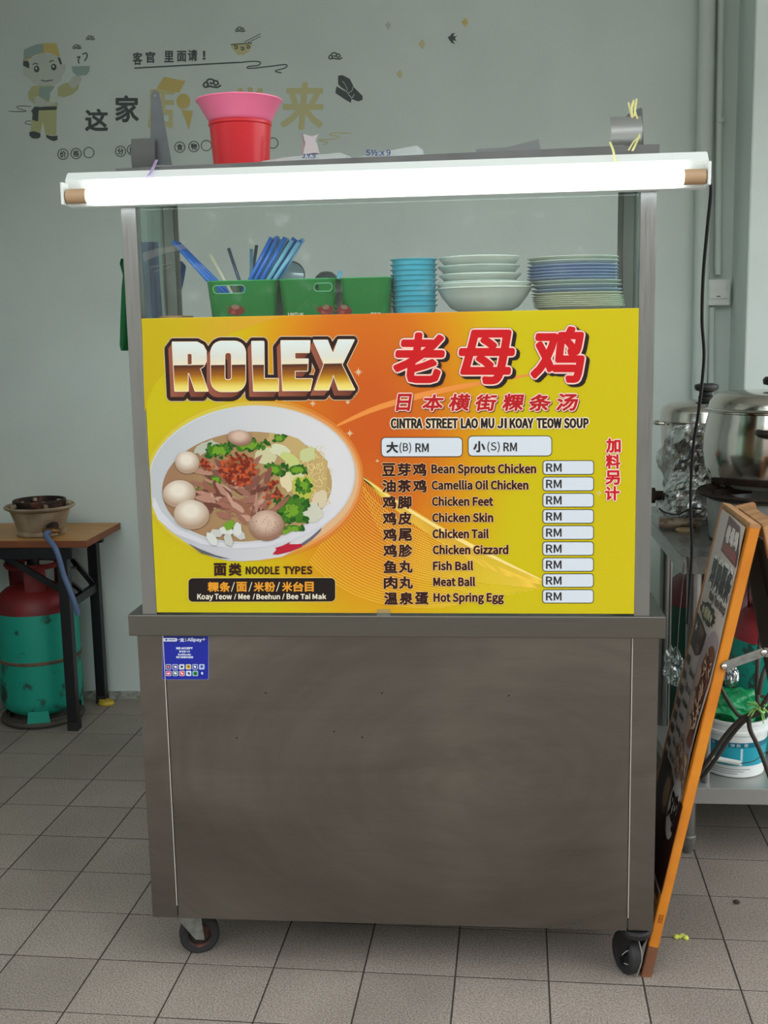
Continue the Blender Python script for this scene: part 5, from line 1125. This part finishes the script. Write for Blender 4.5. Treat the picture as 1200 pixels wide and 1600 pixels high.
hose('dark hose rising straight up from the green knot', [onY(1186, 1112, .455), onY(1183, 1080, .47), onY(1184, 1040, .48), onY(1188, 1000, .50), onY(1194, 940, .52)], .0055)
hose('dark hose falling right from the green knot to the table shelf', [onY(1170, 1118, .45), onY(1172, 1140, .45), onY(1184, 1165, .455), onY(1196, 1195, .46), onY(1208, 1230, .46)], .0058)
hose('dark hose hooking right above the green knot', [onY(1186, 1085, .43), onY(1190, 1062, .43), onY(1198, 1040, .44), onY(1210, 1020, .44)], .0055)
random.seed(5); bm = NB(); kc = onY(1186, 1108, .45)
for k in range(14):
    d = Vector((random.uniform(-1, 1), random.uniform(-.6, .2), random.uniform(-.8, 1))).normalized(); tube(bm, smooth_path([kc, kc+d*.014+Vector((0, 0, .004)), kc+d*random.uniform(.022, .034)+Vector((0, 0, -.004))], 4), .0016, 5)
tube(bm, [kc+Vector((.012*math.cos(a), .012*math.sin(a)-.002, .006*math.sin(2*a))) for a in [i*.5 for i in range(14)]], .003, 6)
tag(obj('green_string', bm, mat('lime_string', (150, 206, 110), .6)), 'pale green string knotted round the dark hoses', 'string', None)

# ================================================================== FOLDING BOARD
Yn, Yf_ = .035, .318; FT = Vector((1.056, 0, 0)); TP = Vector((1.254, 0, .985)); SLN = (TP-FT).length; sd_ = (TP-FT).normalized(); nr = Vector((-sd_.z, 0, sd_.x)).normalized()   # face normal: towards the cart
board = thing('folding_board', 'orange wooden folding sandwich board with a noodle menu poster', 'sign', (1.2, .2, 0))
ORW = mat('orange_paint_wood', (204, 128, 26), .45, second=(186, 106, 16), ramp=(.3, .8), vscale=14, bump=.12, bscale=40); RAW = mat('raw_wood', (176, 134, 88), .6, second=(150, 104, 62), vscale=12, stretch=(1, 6, 1), bump=.15); BRW = mat('stained_foot_wood', (112, 70, 44), .65, var=.25, vscale=12, bump=.2)
def bpt(Y, s, h=0): return Vector((FT.x, Y, 0))+sd_*(s*SLN)+nr*h
def slat(y0, y1, s0, s1, h0, h1, m, name, par, fn=bpt):
    bm = NB(); prism(bm, [fn(y0, s0, h0), fn(y1, s0, h0), fn(y1, s0, h1), fn(y0, s0, h1)], fn(y0, s1, h0)-fn(y0, s0, h0)); bmesh.ops.bevel(bm, geom=bm.edges[:], offset=.0015, segments=2, affect='EDGES'); return obj(name, bm, m, par)
TH = .021
near = slat(Yn, Yn+.022, .004, 1.0, -TH, 0, ORW, 'stile', board)
slat(Yn-.0004, Yn+.0224, .0, .075, -TH-.0006, .0006, BRW, 'stile_foot', near)
far_ = slat(Yf_-.022, Yf_, .004, 1.0, -TH, 0, ORW, 'stile', board); slat(Yf_-.0224, Yf_+.0004, .0, .075, -TH-.0006, .0006, BRW, 'stile_foot', far_)
slat(Yn+.022, Yf_-.022, .965, 1.0, -TH, -.001, RAW, 'top_rail', board); slat(Yn-.0005, Yf_+.0005, .994, 1.003, -TH-.0005, .0008, RAW, 'top_cap', board); slat(Yn+.022, Yf_-.022, .12, .16, -TH, -.001, RAW, 'bottom_rail', board); slat(Yn+.022, Yf_-.022, .13, .985, -.012, -.004, mat('ply_board', (120, 96, 70), .7), 'ply_panel', board)
# "120" stamped in ink on the stile
Ms = lambda x, y, hh=0: Vector((0, Yn-.0006-hh, 0))+Vector((bpt(0, y, -x).x, 0, bpt(0, y, -x).z))
letters('stamp', '88', (.006, -.150, .016, -.130), lambda x, y, hh=0: Ms(x, -y, hh), .0006, flat((120, 50, 20)), near, .0)
# rear frame
HG = TP+Vector((.030, 0, -.004)); RF = Vector((HG.x+.212, 0, 0)); rd = (HG-RF).normalized(); rn = Vector((rd.z, 0, -rd.x)).normalized()
def rpt(Y, s, h=0): return Vector((RF.x, Y, 0))+rd*(s*(HG-RF).length)+rn*h
DKW = mat('shade_toned_wood', (66, 60, 52), .6, var=.2, vscale=12, bump=.15)  # the rear frame's shade is put into this dark wood colour
for y0 in (Yn+.004, Yf_-.026): slat(y0, y0+.022, 0.0, .93, -.004, .040, DKW, 'rear_leg', board, rpt); slat(y0, y0+.022, .931, 1.0, -.004, .040, RAW, 'rear_leg_head', board, rpt)
slat(Yn+.026, Yf_-.026, .965, .998, .0, .03, RAW, 'rear_top_rail', board, rpt); slat(Yn+.026, Yf_-.026, .15, .93, .026, .034, DKW, 'rear_panel', board, rpt)
bm = NB(); tube(bm, [(HG.x-.018, Yn+.02, .972), (HG.x-.018, Yf_-.02, .972)], .004, 8); obj('hinge', bm, STEELD, board)
# folding stay
b0 = onY(1131, 1041, Yn-.004); b1 = onY(1193, 1019, Yn-.004); b2 = rpt(Yn, (b1.z-.015)/HG.z, .012); 
bm = NB(); bar(bm, b0, b1, .003, .018, (0, 0, 1)); obj('stay_arm', bm, ZINC, board); bm = NB(); bar(bm, b1+Vector((0, .003, 0)), Vector((b2.x, b1.y+.003, b2.z)), .003, .018, (0, 0, 1)); obj('stay_arm', bm, ZINC, board)
for b in (b0, b1): bm = NB(); lathe(bm, [(0, .006), (.004, .005), (.007, .002), (.0075, 0), (0, 0)], b+Vector((0, -.0015, 0)), 16, axis=Vector((0, -1, 0))); obj('bolt', bm, CHROME, board, True)
# poster: slightly wavy printed sheet; u runs far(0) -> near(1), v = height fraction
def BQ(u, v, h=0):
    h *= 1.8
    Y = .035+(1-(.27+.83*u))*.331; wv = .006*math.sin(v*13+.8)*max(0, min(1, (u-.3)/.7)); return bpt(Y, v, .0015+h)+nr*max(0, wv)
def MBd(u, v, h=0): return BQ(u, v, h)
PW = mat('poster_paper', (206, 190, 180), .4, spec=.3); 
bm = NB(); nu, nv = 20, 200; R = []
for i in range(nv+1):
    v = .19+(.992-.19)*i/nv; R.append([bm.verts.new(BQ(-.055+(.86+.055-.035*(.5+.5*math.sin(v*13+2.4)))*k/nu, v, 0)) for k in range(nu+1)])
for a, b in zip(R, R[1:]):
    for k in range(nu): bm.faces.new((a[k], a[k+1], b[k+1], b[k]))
poster = obj('poster', bm, PW, board, True)
# extra subdivision for decals following the wave: fine loops
def ps(name, L, m, h=.0008, lab=None): return shape(name, L, MBd, h, m, poster, lab)
PB = flat((62, 44, 40)); PD = flat((50, 40, 38)); PRD = flat((140, 52, 44)); PPK = flat((222, 190, 182))
ps('logo_panel', [(.24, .99), (.68, .985), (.80, .935), (.80, .905), (.24, .912)], flat((96, 58, 52)), .0007)
ps('logo_band', [(.28, .935), (.76, .93), (.78, .912), (.28, .918)], PRD, .0010)
def pl(name, s, u0, v0, u1, v1, m, bold=0, out=None, outm=None, n=8, h=.0012):
    return letters(name, s, (u0, -v1, u1, -v0), lambda x, y, hh=0: MBd(x, -y, hh), h, m, poster, bold, out=out, outm=outm, n=n)
pl('logo_lettering', '老母鸡', .30, .940, .74, .972, flat((226, 214, 206)), .004)
pl('poster_title', '鸡肉粿条', .10, .832, .80, .888, PD, .007, out=.016, outm=flat((232, 226, 220)))
pl('lettering', 'Koay Teow Soup', .22, .800, .80, .822, PD, .002)
ps('splash_badge', blob(.30, .774, .27, .022, 0, 30, .14), flat((52, 46, 34)), .0008); pl('lettering', '★招牌★', .10, .764, .50, .784, flat((196, 186, 150)), .003)
ps('dark_panel', [(-.045, .755), (.22, .745), (.42, .735), (.40, .690), (.22, .672), (-.045, .68)], flat((52, 36, 30)), .0008); pl('lettering', '★', .0, .715, .10, .74, flat((220, 210, 200))); ps('tea_cup', [(.14, .74), (.34, .735), (.30, .68), (.18, .682)], flat((120, 84, 68)), .0010)
pl('lettering', '100', .18, .70, .30, .72, PD, .002, h=.0014)
random.seed(9)
pb = ps('bowl_picture', ell(.72, .625, .36, .125, 0, 40), flat((170, 152, 152)), .0009); 
# shapes clipped to the sheet's near edge
def cl(L): return [(min(u, .82), v) for u, v in L]
D.objects.remove(pb)
pb = ps('bowl_picture', cl(ell(.68, .625, .33, .135, 0, 40)), flat((170, 152, 152)), .0009, 'printed bowl of noodles')
def pk(name, LL, m, h): bm = NB(); [decal(bm, fill2d([cl(L)]), MBd, h+i*5e-6) for i, L in enumerate(LL)]; return obj(name, bm, m, poster)
pk('broth', [ell(.72, .620, .25, .112, 0, 30)], flat((122, 78, 58)), .0012)
pk('fish_ball', [ell(.50, .648, .07, .024, 0, 16), ell(.52, .590, .08, .027, 0, 16), ell(.58, .540, .08, .026, 0, 16)], flat((190, 158, 134)), .0016)
pk('meat_print', [blob(random.uniform(.6, .88), random.uniform(.55, .70), .06, .010, random.uniform(-.2, .2), 8, .3) for _ in range(50)], flat((96, 44, 34)), .0014)
pk('noodle_print', [blob(random.uniform(.6, .9), random.uniform(.54, .71), .035, .004, random.uniform(-.3, .3), 7, .3) for _ in range(60)], flat((200, 170, 140)), .0018)
lines = ['Chicken Noodle', 'Fish Ball', 'Dumpling Noodle', 'Fried Chicken Wing', 'Boiled Egg', 'Chicken Feet', 'Meat Ball', 'Mix']
zhl = ['鸡肉面', '鱼丸', '水饺面', '炸鸡翅', '卤蛋', '鸡脚', '肉丸', '什锦']
for k, v in enumerate((.648, .612, .578, .546, .515, .484, .452, .42)):
    pl('menu_line', zhl[k], -.03, v-.007, .10, v+.008, PD, .004); pl('menu_line', lines[k], .16, v-.022, .36+.01*k % .03, v-.008, PD, .001)
for u, v, a, b in ((.50, .465, .17, .05), (.78, .46, .15, .05)):
    o = ps('small_bowl_picture', cl(ell(u, v, a, b, 0, 24)), flat((160, 140, 132)), .0009); pk('noodle_print', [ell(u, v, a*.8, b*.8, 0, 20)], flat((136, 98, 74)), .0012); pk('noodle_print', [blob(u+random.uniform(-a, a)*.6, v+random.uniform(-b, b)*.6, .03, .006, 0, 7, .3) for _ in range(20)], flat((198, 170, 140)), .0015)
ps('dark_footer', [(-.05, .20), (.92, .20), (.92, .40), (.60, .395), (.30, .42), (-.05, .42)], flat((58, 30, 26)), .0007)
pk('egg_picture', [ell(.36, .365, .15, .05, 0, 24)], flat((110, 84, 66)), .0010); pk('egg_picture', [ell(.36, .365, .10, .034, 0, 24)], flat((168, 134, 96)), .0013)
pk('badge', [ell(.70, .365, .19, .065, 0, 24)], flat((206, 200, 192)), .0016); pl('badge_lettering', '鸡', .56, .33, .84, .40, PD, .004, h=.002)
# floor litter
p = onZ(1064, 1467, 0); bm = NB()
for a, b in ((-.010, .002), (0, .004), (.010, -.002), (.004, .008)): bmesh.ops.create_icosphere(bm, subdivisions=2, radius=.006, matrix=Matrix.Translation((p.x+a, p.y+b, .004)))
soft(bm, .003, 120, 2); tag(obj('food_scrap', bm, mat('lime_scrap', (206, 212, 96), .6, var=.2), None, True), 'small yellow green food scrap on the floor tiles at right', 'scrap')
p = onZ(1151, 1412, 0); bm = NB(); bmesh.ops.create_icosphere(bm, subdivisions=2, radius=.007, matrix=Matrix.Translation((p.x, p.y, .005))); soft(bm, .005, 120, 4); tag(obj('dirt_clod', bm, mat('dark_dirt', (70, 60, 52), .9), None, True), 'little dark clod of dirt on the floor tiles at far right', 'dirt')
